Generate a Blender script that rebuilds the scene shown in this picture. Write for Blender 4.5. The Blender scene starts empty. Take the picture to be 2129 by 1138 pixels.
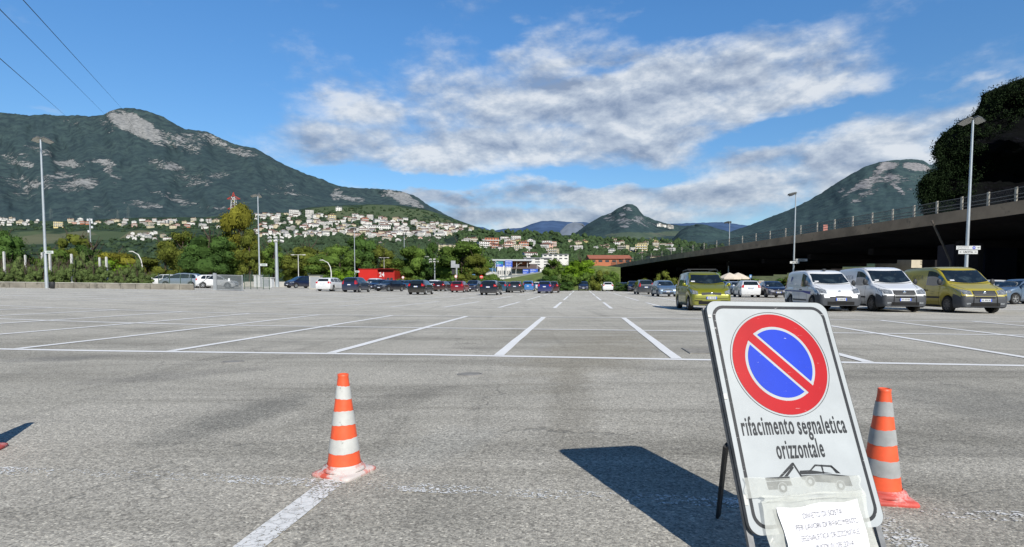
import bpy, bmesh, math, random
from mathutils import Vector, Matrix, noise
from mathutils.bvhtree import BVHTree
random.seed(7)
R = math.radians
COL = bpy.context.scene.collection
# ------------------------------------------------------------------ camera model
FPX, CX, CY, HCAM = 1170.0, 1064.5, 657.0, 1.02
PITCH, ROLL = math.atan(64/1170.0), R(.16)
CP = Vector((0, 0, HCAM))
FW = Vector((0, math.cos(PITCH), -math.sin(PITCH)))
U0 = Vector((0, math.sin(PITCH), math.cos(PITCH)))
R0 = Vector((1, 0, 0))
RT = math.cos(ROLL)*R0 + math.sin(ROLL)*U0
UP = -math.sin(ROLL)*R0 + math.cos(ROLL)*U0
def ray(px, py): return FW + RT*((px-CX)/FPX) - UP*((py-CY)/FPX)
def at(px, py, Y):
    d = ray(px, py); return CP + d*(Y/d.y)
def lerp(a, b, t): return a+(b-a)*t
def interp(x, pts):
    if x <= pts[0][0]: return pts[0][1]
    for (x0, y0), (x1, y1) in zip(pts, pts[1:]):
        if x <= x1: return y0+(y1-y0)*(x-x0)/(x1-x0) if x1 > x0 else y1
    return pts[-1][1]
AX = [(-44, .68), (-42, .66), (-38, .62), (-34, .57), (-30, .50), (-26, .42), (-22, .32), (-20, .27), (-18, .21),
      (-16, .16), (-14, .11), (-12, .07), (-10, .035), (-8, .01), (-6, 0)]
BY = [(40, 0), (60, .03), (80, .07), (100, .11), (120, .15)]
def gz(x, y): return interp(x, AX)+interp(y, BY)
def gpt(px, py):
    d = ray(px, py); z = 0
    for i in range(30):
        p = CP+d*((z-HCAM)/d.z); z = gz(p.x, p.y)
    return p
def ax(px, Y):                                  # ground point under pixel column px at depth Y
    p = at(px, 593, Y); return Vector((p.x, Y, gz(p.x, Y)))
PH = R(7.0); EU = Vector((math.cos(PH), -math.sin(PH), 0)); EV = Vector((math.sin(PH), math.cos(PH), 0))
O0 = Vector((-.229, 8.03, 0))
def bay(u, v):
    v += -.05*max(0, -u-1) if v < 3 else 0
    p = O0+EU*u+EV*v; return Vector((p.x, p.y, gz(p.x, p.y)))
# ------------------------------------------------------------------ tagging
def tag(o, label=None, cat=None, group=None, kind=None):
    if label: o['label'] = label
    if cat: o['category'] = cat
    if group: o['group'] = group
    if kind: o['kind'] = kind
    return o
def link(o, parent=None):
    COL.objects.link(o)
    if parent: o.parent = parent
    return o
def empty(name, loc=(0, 0, 0), rz=0, **k):
    o = bpy.data.objects.new(name, None); o.location = loc; o.rotation_euler = (0, 0, rz); o.empty_display_size = .2
    link(o); tag(o, **k); return o
def copy_tree(o, parent=None):
    c = o.copy(); COL.objects.link(c)
    if parent: c.parent = parent
    for ch in o.children: copy_tree(ch, c)
    return c
# ------------------------------------------------------------------ mesh builder
class MB:
    def __init__(s): s.v = []; s.f = []; s.m = []; s.mats = []
    def mi(s, mat):
        if mat is None: return 0
        if mat not in s.mats: s.mats.append(mat)
        return s.mats.index(mat)
    def face(s, pts, mat=None):
        n = len(s.v); s.v += [Vector(p) for p in pts]; s.f.append(tuple(range(n, n+len(pts)))); s.m.append(s.mi(mat))
    def grid(s, rows, mat=None, closed=False):
        n = len(s.v); nr = len(rows); nc = len(rows[0]); k = s.mi(mat)
        for r in rows: s.v += [Vector(p) for p in r]
        for i in range(nr-1):
            for j in range(nc if closed else nc-1):
                j2 = (j+1) % nc
                s.f.append((n+i*nc+j, n+i*nc+j2, n+(i+1)*nc+j2, n+(i+1)*nc+j)); s.m.append(k)
    def box(s, x0, x1, y0, y1, z0, z1, mat=None, M=None):
        c = [Vector(p) for p in ((x0,y0,z0),(x1,y0,z0),(x1,y1,z0),(x0,y1,z0),(x0,y0,z1),(x1,y0,z1),(x1,y1,z1),(x0,y1,z1))]
        if M: c = [M @ p for p in c]
        n = len(s.v); s.v += c; k = s.mi(mat)
        for f in ((0,3,2,1),(4,5,6,7),(0,1,5,4),(1,2,6,5),(2,3,7,6),(3,0,4,7)):
            s.f.append(tuple(n+i for i in f)); s.m.append(k)
    def bar(s, a, b, w, h=None, mat=None):
        a = Vector(a); b = Vector(b); h = h or w; d = (b-a); L = d.length; q = d.to_track_quat('Z', 'Y').to_matrix().to_4x4()
        s.box(-w/2, w/2, -h/2, h/2, 0, L, mat, Matrix.Translation(a) @ q)
    def tube(s, pts, rads, n=8, mat=None, caps=True):
        pts = [Vector(p) for p in pts]; rows = []
        if not isinstance(rads, (list, tuple)): rads = [rads]*len(pts)
        for i, p in enumerate(pts):
            d = (pts[min(i+1, len(pts)-1)]-pts[max(i-1, 0)]).normalized()
            a = d.cross(Vector((0, 0, 1)) if abs(d.z) < .9 else Vector((1, 0, 0))).normalized(); b = d.cross(a)
            rows.append([p+(a*math.cos(2*math.pi*k/n)+b*math.sin(2*math.pi*k/n))*rads[i] for k in range(n)])
        s.grid(rows, mat, True)
        if caps: s.face(rows[0][::-1], mat); s.face(rows[-1], mat)
    def lathe(s, prof, n=24, mat=None, axis='Z', c=(0, 0, 0)):
        c = Vector(c); rows = []
        for r, h in prof:
            row = []
            for k in range(n):
                a = 2*math.pi*k/n
                p = (r*math.cos(a), r*math.sin(a), h) if axis == 'Z' else (r*math.cos(a), h, r*math.sin(a))
                row.append(c+Vector(p))
            rows.append(row)
        s.grid(rows, mat, True)
    def sphere(s, c, r, n=10, m=6, mat=None, jit=0):
        c = Vector(c); r = Vector((r, r, r)) if not hasattr(r, '__len__') else Vector(r); rows = []
        for i in range(m+1):
            t = math.pi*i/m; row = []
            for k in range(n):
                a = 2*math.pi*k/n; q = 1+random.uniform(-jit, jit)
                row.append(c+Vector((r.x*math.sin(t)*math.cos(a)*q, r.y*math.sin(t)*math.sin(a)*q, r.z*math.cos(t)*q)))
            rows.append(row)
        s.grid(rows, mat, True)
    def mesh(s, name, mat=None, smooth=False):
        me = bpy.data.meshes.new(name); me.from_pydata([tuple(v) for v in s.v], [], s.f); 
        if s.mats:
            for m in s.mats: me.materials.append(m)
            me.polygons.foreach_set('material_index', s.m)
        elif mat: me.materials.append(mat)
        if smooth: me.polygons.foreach_set('use_smooth', [True]*len(me.polygons))
        me.update(); return me
    def build(s, name, mat=None, parent=None, smooth=False, recalc=False, **k):
        me = s.mesh(name, mat, smooth)
        if recalc:
            bm = bmesh.new(); bm.from_mesh(me); bmesh.ops.remove_doubles(bm, verts=bm.verts, dist=1e-5)
            bmesh.ops.recalc_face_normals(bm, faces=bm.faces); bm.to_mesh(me); bm.free()
        o = bpy.data.objects.new(name, me); link(o, parent); tag(o, **k); return o
def bevel(o, w, seg=2):
    m = o.modifiers.new('b', 'BEVEL'); m.width = w; m.segments = seg; m.limit_method = 'ANGLE'; m.angle_limit = R(40); return o
def text_mesh(body, size, sx=1.0, bold=0.0, shear=0.0, space=1.0, align='LEFT'):
    cu = bpy.data.curves.new('t', 'FONT'); cu.body = body; cu.size = size; cu.offset = bold; cu.shear = shear
    cu.space_character = space; cu.align_x = align; cu.resolution_u = 3
    o = bpy.data.objects.new('t', cu); COL.objects.link(o); bpy.context.view_layer.update()
    dg = bpy.context.evaluated_depsgraph_get(); me = bpy.data.meshes.new_from_object(o.evaluated_get(dg))
    V = [Vector((v.co.x*sx, v.co.y, 0)) for v in me.vertices]; F = [tuple(p.vertices) for p in me.polygons]
    bpy.data.objects.remove(o); bpy.data.curves.remove(cu); bpy.data.meshes.remove(me); return V, F
# ------------------------------------------------------------------ materials
def hexc(h, k=1.0):
    h = h.lstrip('#'); r = []
    for i in (0, 2, 4):
        v = int(h[i:i+2], 16)/255; r.append((v/12.92 if v <= .04045 else ((v+.055)/1.055)**2.4)*k)
    return (r[0], r[1], r[2], 1)
class NT:
    def __init__(s, tree): s.t = tree; s.n = tree.nodes; s.l = tree.links
    def add(s, typ, ins=None, **pr):
        nd = s.n.new(typ)
        for k, v in pr.items(): setattr(nd, k, v)
        for k, v in (ins or {}).items():
            if hasattr(v, 'is_output'): s.l.new(v, nd.inputs[k])
            else: nd.inputs[k].default_value = v
        return nd
    def m(s, op, a, b=0.0, c=None, clamp=False):
        ins = {0: a, 1: b}
        if c is not None: ins[2] = c
        return s.add('ShaderNodeMath', ins, operation=op, use_clamp=clamp).outputs[0]
    def mix(s, f, a, b, blend='MIX'):
        nd = s.n.new('ShaderNodeMix'); nd.data_type = 'RGBA'; nd.blend_type = blend
        for i, v in ((0, f), (6, a), (7, b)):
            if hasattr(v, 'is_output'): s.l.new(v, nd.inputs[i])
            else: nd.inputs[i].default_value = v
        return nd.outputs[2]
    def noise(s, vec, scale, detail=4, rough=.55, out=0, dist=0):
        nd = s.add('ShaderNodeTexNoise', {'Scale': scale, 'Detail': detail, 'Roughness': rough, 'Distortion': dist})
        if vec is not None: s.l.new(vec, nd.inputs['Vector'])
        return nd.outputs[out]
    def ramp(s, f, stops):
        nd = s.n.new('ShaderNodeValToRGB'); s.l.new(f, nd.inputs[0]); e = nd.color_ramp.elements
        while len(e) < len(stops): e.new(.5)
        for el, (p, c) in zip(e, stops): el.position = p; el.color = c if len(c) == 4 else (*c, 1)
        return nd.outputs[0]
    def rng(s, f, a, b, c=0., d=1.):
        nd = s.add('ShaderNodeMapRange', {0: f, 1: a, 2: b, 3: c, 4: d}); nd.clamp = True; return nd.outputs[0]
def newmat(name):
    m = bpy.data.materials.new(name); m.use_nodes = True; t = NT(m.node_tree); m.node_tree.nodes.clear()
    out = t.add('ShaderNodeOutputMaterial'); b = t.add('ShaderNodeBsdfPrincipled'); t.l.new(b.outputs[0], out.inputs[0])
    return m, t, b, out
def setc(t, b, c):
    if hasattr(c, 'is_output'): t.l.new(c, b.inputs['Base Color'])
    else: b.inputs['Base Color'].default_value = c
_mc = {}
def mat(name, color, rough=.6, metal=0, var=.15, scale=3.0, bump=0, coat=0, spec=.5, world=False, bscale=None, dirt=None):
    if name in _mc: return _mc[name]
    m, t, b, out = newmat(name)
    tc = t.add('ShaderNodeNewGeometry').outputs['Position'] if world else t.add('ShaderNodeTexCoord').outputs['Object']
    n = t.noise(tc, scale, 5, .6)
    lo = tuple(x*(1-var) for x in color[:3])+(1,); hi = tuple(min(1, x*(1+var)) for x in color[:3])+(1,)
    c = t.mix(t.rng(n, .3, .7), lo, hi)
    if dirt:
        n2 = t.noise(tc, scale*dirt[1], 6, .7); c = t.mix(t.rng(n2, dirt[2], dirt[2]+.12), c, dirt[0])
    setc(t, b, c); b.inputs['Roughness'].default_value = rough; b.inputs['Metallic'].default_value = metal
    b.inputs['Coat Weight'].default_value = coat; b.inputs['Coat Roughness'].default_value = .05
    b.inputs['Specular IOR Level'].default_value = spec
    if bump:
        bn = t.add('ShaderNodeBump', {'Strength': bump, 'Height': t.noise(tc, bscale or scale*6, 5, .6)}); t.l.new(bn.outputs[0], b.inputs['Normal'])
    _mc[name] = m; return m
SKY_STR = .12
# ------------------------------------------------------------------ camera, world, sun
sc = bpy.context.scene
cam = bpy.data.cameras.new('camera'); co = bpy.data.objects.new('camera', cam); COL.objects.link(co)
cam.sensor_width = 36; cam.lens = 36*FPX/2129; cam.shift_y = 88/2129; cam.clip_start = .05; cam.clip_end = 60000
M = Matrix((RT, UP, -FW)).transposed().to_4x4(); M.translation = CP; co.matrix_world = M; sc.camera = co
sc.view_settings.view_transform = 'Standard'; sc.view_settings.look = 'None'; sc.view_settings.exposure = 0
SUN_AZ, SUN_EL = R(180-21), R(35.8)                # azimuth from +Y towards +X
sd = Vector((math.sin(SUN_AZ)*math.cos(SUN_EL), math.cos(SUN_AZ)*math.cos(SUN_EL), math.sin(SUN_EL)))
sl = bpy.data.lights.new('sun', 'SUN'); sl.energy = 5.0; sl.angle = R(.53); sl.color = (1, .955, .88)
so = bpy.data.objects.new('sun', sl); COL.objects.link(so); so.rotation_euler = sd.to_track_quat('Z', 'Y').to_euler(); so.location = (0, -20, 50)
w = bpy.data.worlds.new('World'); sc.world = w; w.use_nodes = True; w.node_tree.nodes.clear(); t = NT(w.node_tree)
sky = t.add('ShaderNodeTexSky', sky_type='NISHITA', sun_disc=False, sun_elevation=SUN_EL, sun_rotation=SUN_AZ, altitude=200,
            air_density=1.0, dust_density=.05, ozone_density=3.0)
g = t.add('ShaderNodeTexCoord').outputs['Generated']
sx = t.add('ShaderNodeSeparateXYZ', {0: g})
az = t.m('ARCTAN2', sx.outputs[0], sx.outputs[1]); el = t.m('ARCSINE', sx.outputs[2])
hs = t.add('ShaderNodeHueSaturation', {'Hue': .503, 'Saturation': 1.16, 'Value': 1.0, 'Color': sky.outputs[0]}).outputs[0]
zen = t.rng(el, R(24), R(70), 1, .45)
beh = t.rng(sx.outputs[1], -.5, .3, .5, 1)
tint = t.mix(t.rng(el, 0, R(26)), (.80, .84, .84, 1), (1.02, 1.30, 1.38, 1))
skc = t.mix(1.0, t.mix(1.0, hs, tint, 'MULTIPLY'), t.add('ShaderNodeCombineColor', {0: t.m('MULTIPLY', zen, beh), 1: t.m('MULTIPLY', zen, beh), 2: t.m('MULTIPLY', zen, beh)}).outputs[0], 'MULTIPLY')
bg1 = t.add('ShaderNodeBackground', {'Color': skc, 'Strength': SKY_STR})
def azel(px, py):
    d = ray(px, py).normalized(); return math.atan2(d.x, d.y), math.asin(d.z)
# clouds: (px, py, half width, half height, tilt deg, gain)
BL = [(1400, 300, 150, 48, -6, 1.1), (1560, 215, 260, 50, -3, 1.1), (1290, 205, 480, 98, -4, 1.35), (770, 228, 110, 52, 8, 1.05), (1010, 305, 430, 58, -3, 1.3), (690, 318, 120, 34, -3, 1.0), (1090, 120, 150, 42, -14, .8), (1290, 95, 100, 30, -8, .55),
      (1290, 95, 120, 26, -10, .6), (1090, 38, 45, 16, 0, .5), (1310, 32, 70, 9, -5, .42), (1790, 98, 110, 16, -14, .55), (1680, 175, 190, 62, -4, 1.05),
      (1500, 240, 220, 36, 0, .7), (1230, 402, 300, 34, 2, 1.2), (1480, 395, 280, 56, -4, 1.3), (890, 405, 150, 22, 6, 1.1), (1150, 455, 420, 36, 0, 1.3),
      (1560, 335, 190, 36, -8, 1.05), (1800, 305, 240, 56, -9, 1.25), (1960, 255, 150, 34, -16, 1.0), (2030, 300, 160, 50, 0, .9), (1850, 360, 300, 50, 0, 1.2),
      (1660, 290, 90, 30, -16, .5), (1980, 180, 60, 13, -16, .6), (110, 228, 60, 12, 0, .45), (700, 350, 100, 18, 0, .6), (2250, 250, 200, 90, 0, 1)]
HOLES = [(1990, 30, 240, 60, -6, .55), (1900, 195, 110, 20, -8, .4), (1235, 368, 135, 15, 2, 1.6), (1610, 266, 110, 20, -10, 1.2), (880, 372, 170, 14, 2, 1.6), (1760, 226, 130, 14, 0, .8), (1500, 40, 260, 34, -4, .7), (400, 200, 200, 90, 0, .5), (1020, 110, 60, 40, 0, .3), (1230, 150, 90, 12, -6, .6)]
def blobs(L):
    acc = None
    for px, py, hw, hh, tilt, gain in L:
        a, e = azel(px, py); sw = hw/FPX*math.cos(a)**2+.0001; sh = hh/FPX*math.cos(a)
        da = t.m('SUBTRACT', waz, a); de = t.m('SUBTRACT', wel, e); c, s_ = math.cos(R(-tilt)), math.sin(R(-tilt))
        uu = t.m('MULTIPLY', t.m('ADD', t.m('MULTIPLY', da, c), t.m('MULTIPLY', de, s_)), 1/sw)
        vv = t.m('MULTIPLY', t.m('SUBTRACT', t.m('MULTIPLY', de, c), t.m('MULTIPLY', da, s_)), 1/sh)
        q = t.m('ADD', t.m('MULTIPLY', uu, uu), t.m('MULTIPLY', vv, vv))
        gss = t.m('MULTIPLY', t.m('EXPONENT', t.m('MULTIPLY', q, -.9)), gain)
        acc = gss if acc is None else (t.m('MAXIMUM', acc, gss))
    return acc
cvec = t.add('ShaderNodeCombineXYZ', {0: t.m('MULTIPLY', az, 1.0), 1: t.m('MULTIPLY', el, 2.3), 2: 0.0}).outputs[0]
wn = t.add('ShaderNodeSeparateColor', {0: t.noise(cvec, 9, 4, .6, out=1)})
waz = t.m('ADD', az, t.m('MULTIPLY', t.m('SUBTRACT', wn.outputs[0], .5), .16)); wel = t.m('ADD', el, t.m('MULTIPLY', t.m('SUBTRACT', wn.outputs[1], .5), .055))
env = t.m('SUBTRACT', blobs(BL), blobs(HOLES))
def cn(off):
    v = t.add('ShaderNodeCombineXYZ', {0: t.m('ADD', az, off*.35), 1: t.m('MULTIPLY', t.m('ADD', el, off), 1.9), 2: 1.7}).outputs[0]
    return t.noise(v, 7.0, 8, .58, dist=.12)
n0 = cn(0.0); n1 = cn(.014); n2 = t.noise(cvec, 30, 6, .6)
dens = t.m('ADD', t.m('ADD', t.m('MULTIPLY', env, .90), t.m('MULTIPLY', t.m('SUBTRACT', n0, .5), 1.65)), t.m('MULTIPLY', t.m('SUBTRACT', n2, .5), .34))
mask = t.rng(dens, .06, .98); mask.node.interpolation_type = 'SMOOTHSTEP'
lit = t.m('ADD', t.m('MULTIPLY', t.m('SUBTRACT', n0, n1), 4.6), .66)
thick = t.rng(dens, .45, 1.25)
lum = t.m('SUBTRACT', t.m('ADD', lit, t.m('MULTIPLY', t.m('SUBTRACT', n2, .5), .18)), t.m('MULTIPLY', thick, .22), clamp=True)
ccol = t.ramp(lum, [(0, (.27, .34, .47)), (.3, (.39, .46, .58)), (.6, (.52, .59, .69)), (1, (.76, .80, .85))])
low = t.rng(el, R(2), R(11), .80, 1.0)
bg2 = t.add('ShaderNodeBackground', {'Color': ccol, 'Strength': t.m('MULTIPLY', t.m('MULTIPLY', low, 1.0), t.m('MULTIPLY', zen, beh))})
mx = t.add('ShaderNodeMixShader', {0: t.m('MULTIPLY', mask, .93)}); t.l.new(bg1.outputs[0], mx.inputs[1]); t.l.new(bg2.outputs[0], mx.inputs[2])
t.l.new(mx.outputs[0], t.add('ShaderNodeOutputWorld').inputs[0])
# ------------------------------------------------------------------ ground
def m_asphalt():
    m, t, b, out = newmat('asphalt'); p = t.add('ShaderNodeNewGeometry').outputs['Position']
    base = t.mix(t.rng(t.noise(p, .22, 5, .6), .32, .68), (.355, .335, .288, 1), (.51, .483, .425, 1))
    # long stains along the bays
    mp = t.add('ShaderNodeMapping', {'Vector': p, 'Rotation': (0, 0, R(32)), 'Scale': (.22, 1.3, 1)}).outputs[0]
    st = t.rng(t.noise(mp, .8, 6, .62, dist=.6), .46, .66); base = t.mix(t.m('MULTIPLY', st, .75), base, (.20, .188, .158, 1))
    sp_ = t.add('ShaderNodeSeparateXYZ', {0: p}); base = t.mix(t.m('MULTIPLY', t.rng(sp_.outputs[1], 4, 30), .6), base, (.66, .635, .57, 1))
    stn = t.noise(p, 2.3, 6, .65)
    s2 = t.rng(t.noise(p, .75, 5, .6, dist=.4), .50, .70); base = t.mix(t.m('MULTIPLY', s2, .40), base, (.225, .215, .19, 1))
    mp2 = t.add('ShaderNodeMapping', {'Vector': p, 'Rotation': (0, 0, PH), 'Scale': (2.6, .10, 1)}).outputs[0]
    s3 = t.rng(t.noise(mp2, 1.1, 5, .6), .55, .72); base = t.mix(t.m('MULTIPLY', s3, .38), base, (.21, .20, .175, 1))
    mp3 = t.add('ShaderNodeMapping', {'Vector': p, 'Rotation': (0, 0, PH), 'Scale': (.12, 2.2, 1)}).outputs[0]
    s4 = t.rng(t.noise(mp3, .9, 5, .65), .58, .70); base = t.mix(t.m('MULTIPLY', s4, .35), base, (.21, .20, .18, 1))
    br = t.rng(t.noise(p, .09, 3, .5), .48, .7); base = t.mix(t.m('MULTIPLY', br, .35), base, (.38, .355, .29, 1))
    for (pa, pb, hw, amt, cc) in (((330, 925), (640, 815), .30, .65, (.19, .185, .165, 1)), ((620, 880), (960, 800), .26, .5, (.20, .19, .165, 1)), ((130, 800), (560, 765), .35, .45, (.22, .21, .19, 1)), ((1120, 800), (1290, 700), .9, .45, (.27, .24, .18, 1)), ((1185, 1000), (1190, 760), .22, .4, (.23, .21, .17, 1)),
                              ((1880, 800), (2350, 905), .75, .55, (.20, .195, .175, 1)), ((380, 700), (900, 668), .8, .45, (.24, .235, .21, 1)), ((1000, 690), (1400, 700), 1.6, .35, (.28, .25, .19, 1)), ((0, 750), (240, 742), .35, .6, (.20, .195, .18, 1)), ((900, 1120), (1000, 1000), .3, .3, (.24, .23, .2, 1)), ((760, 990), (1010, 880), .25, .45, (.42, .41, .37, 1))):
        A, B_ = gpt(*pa), gpt(*pb); c_ = (A+B_)/2; dd = B_-A; L_ = dd.length/2; an = math.atan2(dd.y, dd.x); ca, sa = math.cos(an), math.sin(an)
        X_, Y_ = sp_.outputs[0], sp_.outputs[1]; ddx, ddy = t.m('SUBTRACT', X_, c_.x), t.m('SUBTRACT', Y_, c_.y)
        uu = t.m('ADD', t.m('MULTIPLY', ddx, ca/L_), t.m('MULTIPLY', ddy, sa/L_)); vv = t.m('SUBTRACT', t.m('MULTIPLY', ddy, ca/hw), t.m('MULTIPLY', ddx, sa/hw))
        q_ = t.m('ADD', t.m('ADD', t.m('MULTIPLY', uu, uu), t.m('MULTIPLY', vv, vv)), t.m('MULTIPLY', t.m('SUBTRACT', stn, .5), 3.2))
        base = t.mix(t.m('MULTIPLY', t.rng(q_, 1.3, .2), amt), base, cc)
    # aggregate
    vo = t.add('ShaderNodeTexVoronoi', {'Vector': p, 'Scale': 105.0}, feature='F1'); cr = t.add('ShaderNodeSeparateColor', {0: vo.outputs['Color']}).outputs[0]
    agg = t.ramp(cr, [(0, (.42, .42, .42)), (.35, (.85, .85, .84)), (.8, (1.2, 1.2, 1.18)), (.93, (1.4, 1.4, 1.36)), (1, (1.9, 1.9, 1.85))])
    base = t.mix(.78, base, t.mix(1, base, agg, 'MULTIPLY'))
    f = t.noise(p, 160, 3, .7); base = t.mix(.38, base, t.mix(1, base, t.ramp(f, [(.3, (.45, .45, .45)), (.7, (1.55, 1.55, 1.55))]), 'MULTIPLY'))
    f2 = t.noise(p, 26, 4, .7); base = t.mix(.4, base, t.mix(1, base, t.ramp(f2, [(.35, (.62, .62, .62)), (.65, (1.35, 1.35, 1.35))]), 'MULTIPLY'))
    # cracks
    wp = t.add('ShaderNodeVectorMath', {0: p, 1: t.add('ShaderNodeVectorMath', {0: t.noise(p, 1.6, 4, .6, out=1), 3: .9}, operation='SCALE').outputs[0]}, operation='ADD').outputs[0]
    ck = t.add('ShaderNodeTexVoronoi', {'Vector': wp, 'Scale': .42}, feature='DISTANCE_TO_EDGE').outputs[0]
    gate = t.rng(t.noise(p, .35, 2, .5), .48, .56)
    cm = t.m('MULTIPLY', t.rng(ck, .0, .008, 1, 0), gate); base = t.mix(t.m('MULTIPLY', cm, .45), base, (.06, .06, .055, 1))
    pt = t.rng(t.noise(p, .6, 6, .75), .66, .70); base = t.mix(t.m('MULTIPLY', pt, .3), base, (.16, .155, .145, 1))
    setc(t, b, base); b.inputs['Roughness'].default_value = .88; b.inputs['Specular IOR Level'].default_value = .25
    h = t.m('ADD', t.m('MULTIPLY', vo.outputs['Distance'], -.6), t.m('ADD', t.noise(p, 60, 4, .7), t.m('MULTIPLY', cm, -1)))
    t.l.new(t.add('ShaderNodeBump', {'Strength': .55, 'Distance': .005, 'Height': h}).outputs[0], b.inputs['Normal']); return m
def m_paint(name, wear):
    m, t, b, out = newmat(name); p = t.add('ShaderNodeNewGeometry').outputs['Position']
    n = t.noise(p, 30, 6, .75); n3 = t.noise(p, 1.2, 4, .6)
    c = t.mix(t.rng(n3, .3, .7), (.80, .80, .78, 1), (.88, .88, .87, 1)) if wear < .3 else t.mix(t.rng(n, .3, .6), (.62, .62, .60, 1), (.82, .82, .80, 1))
    setc(t, b, c); b.inputs['Roughness'].default_value = .7
    if wear > 0:
        tr = t.add('ShaderNodeBsdfTransparent'); thr = .5+ (wear-.5)*.5
        vo = t.add('ShaderNodeTexVoronoi', {'Vector': p, 'Scale': 105.0}, feature='F1'); cr = t.add('ShaderNodeSeparateColor', {0: vo.outputs['Color']}).outputs[0]
        wv = t.add('ShaderNodeVectorMath', {0: p, 1: t.add('ShaderNodeVectorMath', {0: t.noise(p, 6, 4, .6, out=1), 3: .12}, operation='SCALE').outputs[0]}, operation='ADD').outputs[0]
        ck = t.add('ShaderNodeTexVoronoi', {'Vector': wv, 'Scale': 17.0}, feature='DISTANCE_TO_EDGE').outputs[0]
        k = t.m('ADD', t.m('ADD', t.m('MULTIPLY', n, .75), t.m('MULTIPLY', cr, .32)), t.m('MULTIPLY', t.m('SUBTRACT', t.noise(p, 1.5, 3, .5), .5), .9))
        a = t.rng(k, thr-.03, thr+.03)
        a = t.m('MULTIPLY', a, t.rng(ck, .01, .05, .55, 1))
        ms = t.add('ShaderNodeMixShader', {0: a}); t.l.new(tr.outputs[0], ms.inputs[1]); t.l.new(b.outputs[0], ms.inputs[2]); t.l.new(ms.outputs[0], out.inputs[0])
    return m
M_ASPH = m_asphalt()
xs = [-60, -50]+[x for x, _ in AX]+list(range(-4, 72, 4)); ys = [-14, -6, 0, 5, 10, 15, 20, 25, 30, 35, 40, 50, 60, 70, 80, 90, 100, 104]
mb = MB(); mb.grid([[(x, y, gz(x, y)) for x in xs] for y in ys])
mb.build('car_park_asphalt', M_ASPH, kind='structure')
xs2 = [-9000, -3000, -800, -200, -80]+xs+[90, 150, 300, 900, 3000, 9000]; ys2 = [-9000, -2000, -300, -60]+ys+[120, 160, 260, 600, 2000, 9000]
mb = MB(); mb.grid([[(x, y, gz(x, y)-.05) for x in xs2] for y in ys2])
M_EARTH = mat('earth', (.075, .085, .035, 1), .95, var=.5, scale=.15, world=True, bump=.6, bscale=2.5, dirt=((.14, .11, .07, 1), 3, .55))
mb.build('ground', M_EARTH, kind='structure')
# painted lines
def strip(mb, a, b, w, off=.005):
    n = max(1, int((bay(*b)-bay(*a)).length/1.0)); rows = []
    d = Vector((b[0]-a[0], b[1]-a[1])).normalized(); nx, ny = -d.y*w/2, d.x*w/2
    for i in range(n+1):
        u, v = lerp(a[0], b[0], i/n), lerp(a[1], b[1], i/n); j = .006*math.sin(u*3.1+v*2.3)
        p, q = bay(u+nx+j*abs(d.y), v+ny+j), bay(u-nx+j*abs(d.y), v-ny+j); rows.append([p+Vector((0, 0, off)), q+Vector((0, 0, off))])
    mb.grid(rows)
mb = MB(); wl = .15
for v in (0, 5.0, 10.0):
    if v == 0: strip(mb, (-12, v), (24, v), wl)
    else: strip(mb, (-30, v), (30, v), wl, .0065)
for k in range(-14, 13):
    u = 2.5*k+.03; strip(mb, (u, .07), (u, 9.93), wl, .008)
for (v0, v1, vc) in ((17.0, 26, 21.5), (30.5, 43, None), (47, 60, None), (66, 86, None)):
    for k in range(-16, 16): strip(mb, (2.5*k+.03, v0), (2.5*k+.03, v1), wl, .008)
    if vc: strip(mb, (-34, v0+.3), (34, v0+.3), .1, .0065)
strip(mb, (-34, 15.2), (-9, 15.2), .1, .0065)
mb.build('parking_bay_lines', m_paint('line_paint', .0), kind='structure')
mb = MB()
strip(mb, (-.06, -9.5), (-.06, -5.12), .125, .005); strip(mb, (2.50, -9.5), (2.50, -5.10), .14, .005)
mb.build('worn_bay_lines', m_paint('worn_paint', .40), kind='structure')
mb = MB(); strip(mb, (-8, -5.25), (5, -5.25), .12, .006)
mb.build('faded_cross_line', m_paint('faded_paint', .76), kind='structure')
# drain covers in the asphalt
for (px, py, r, rect, lab) in ((484, 753, .13, 0, 'small round iron cover in the asphalt before the front line, left'), (977, 779, .14, 0, 'faint round iron cover in the asphalt beyond the left cone'),
                          (1475, 731, .33, 1, 'square iron drain grate in the asphalt just left of the sign panel')):
    p = gpt(px, py); mb = MB()
    if rect:
        for i in range(7): mb.box(-r, r, -r+i*2*r/7, -r+i*2*r/7+r*.18, .001, .010)
        mb.box(-r-.03, -r, -r-.03, r+.03, .001, .012); mb.box(r, r+.03, -r-.03, r+.03, .001, .012)
        mb.box(-r, r, -r, r, .0005, .003)
    else:
        mb.lathe([(0, .009), (r*.8, .009), (r*.82, .004), (r*.88, .004), (r*.9, .010), (r, .010), (r+.01, 0)], 32)
    o = mb.build('drain_grate' if rect else 'manhole_cover', mat('iron', (.25, .24, .22, 1), .8, var=.3, scale=8), label=lab, cat='drain' if rect else 'manhole cover'); o.location = p; o.rotation_euler.z = -PH
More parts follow.
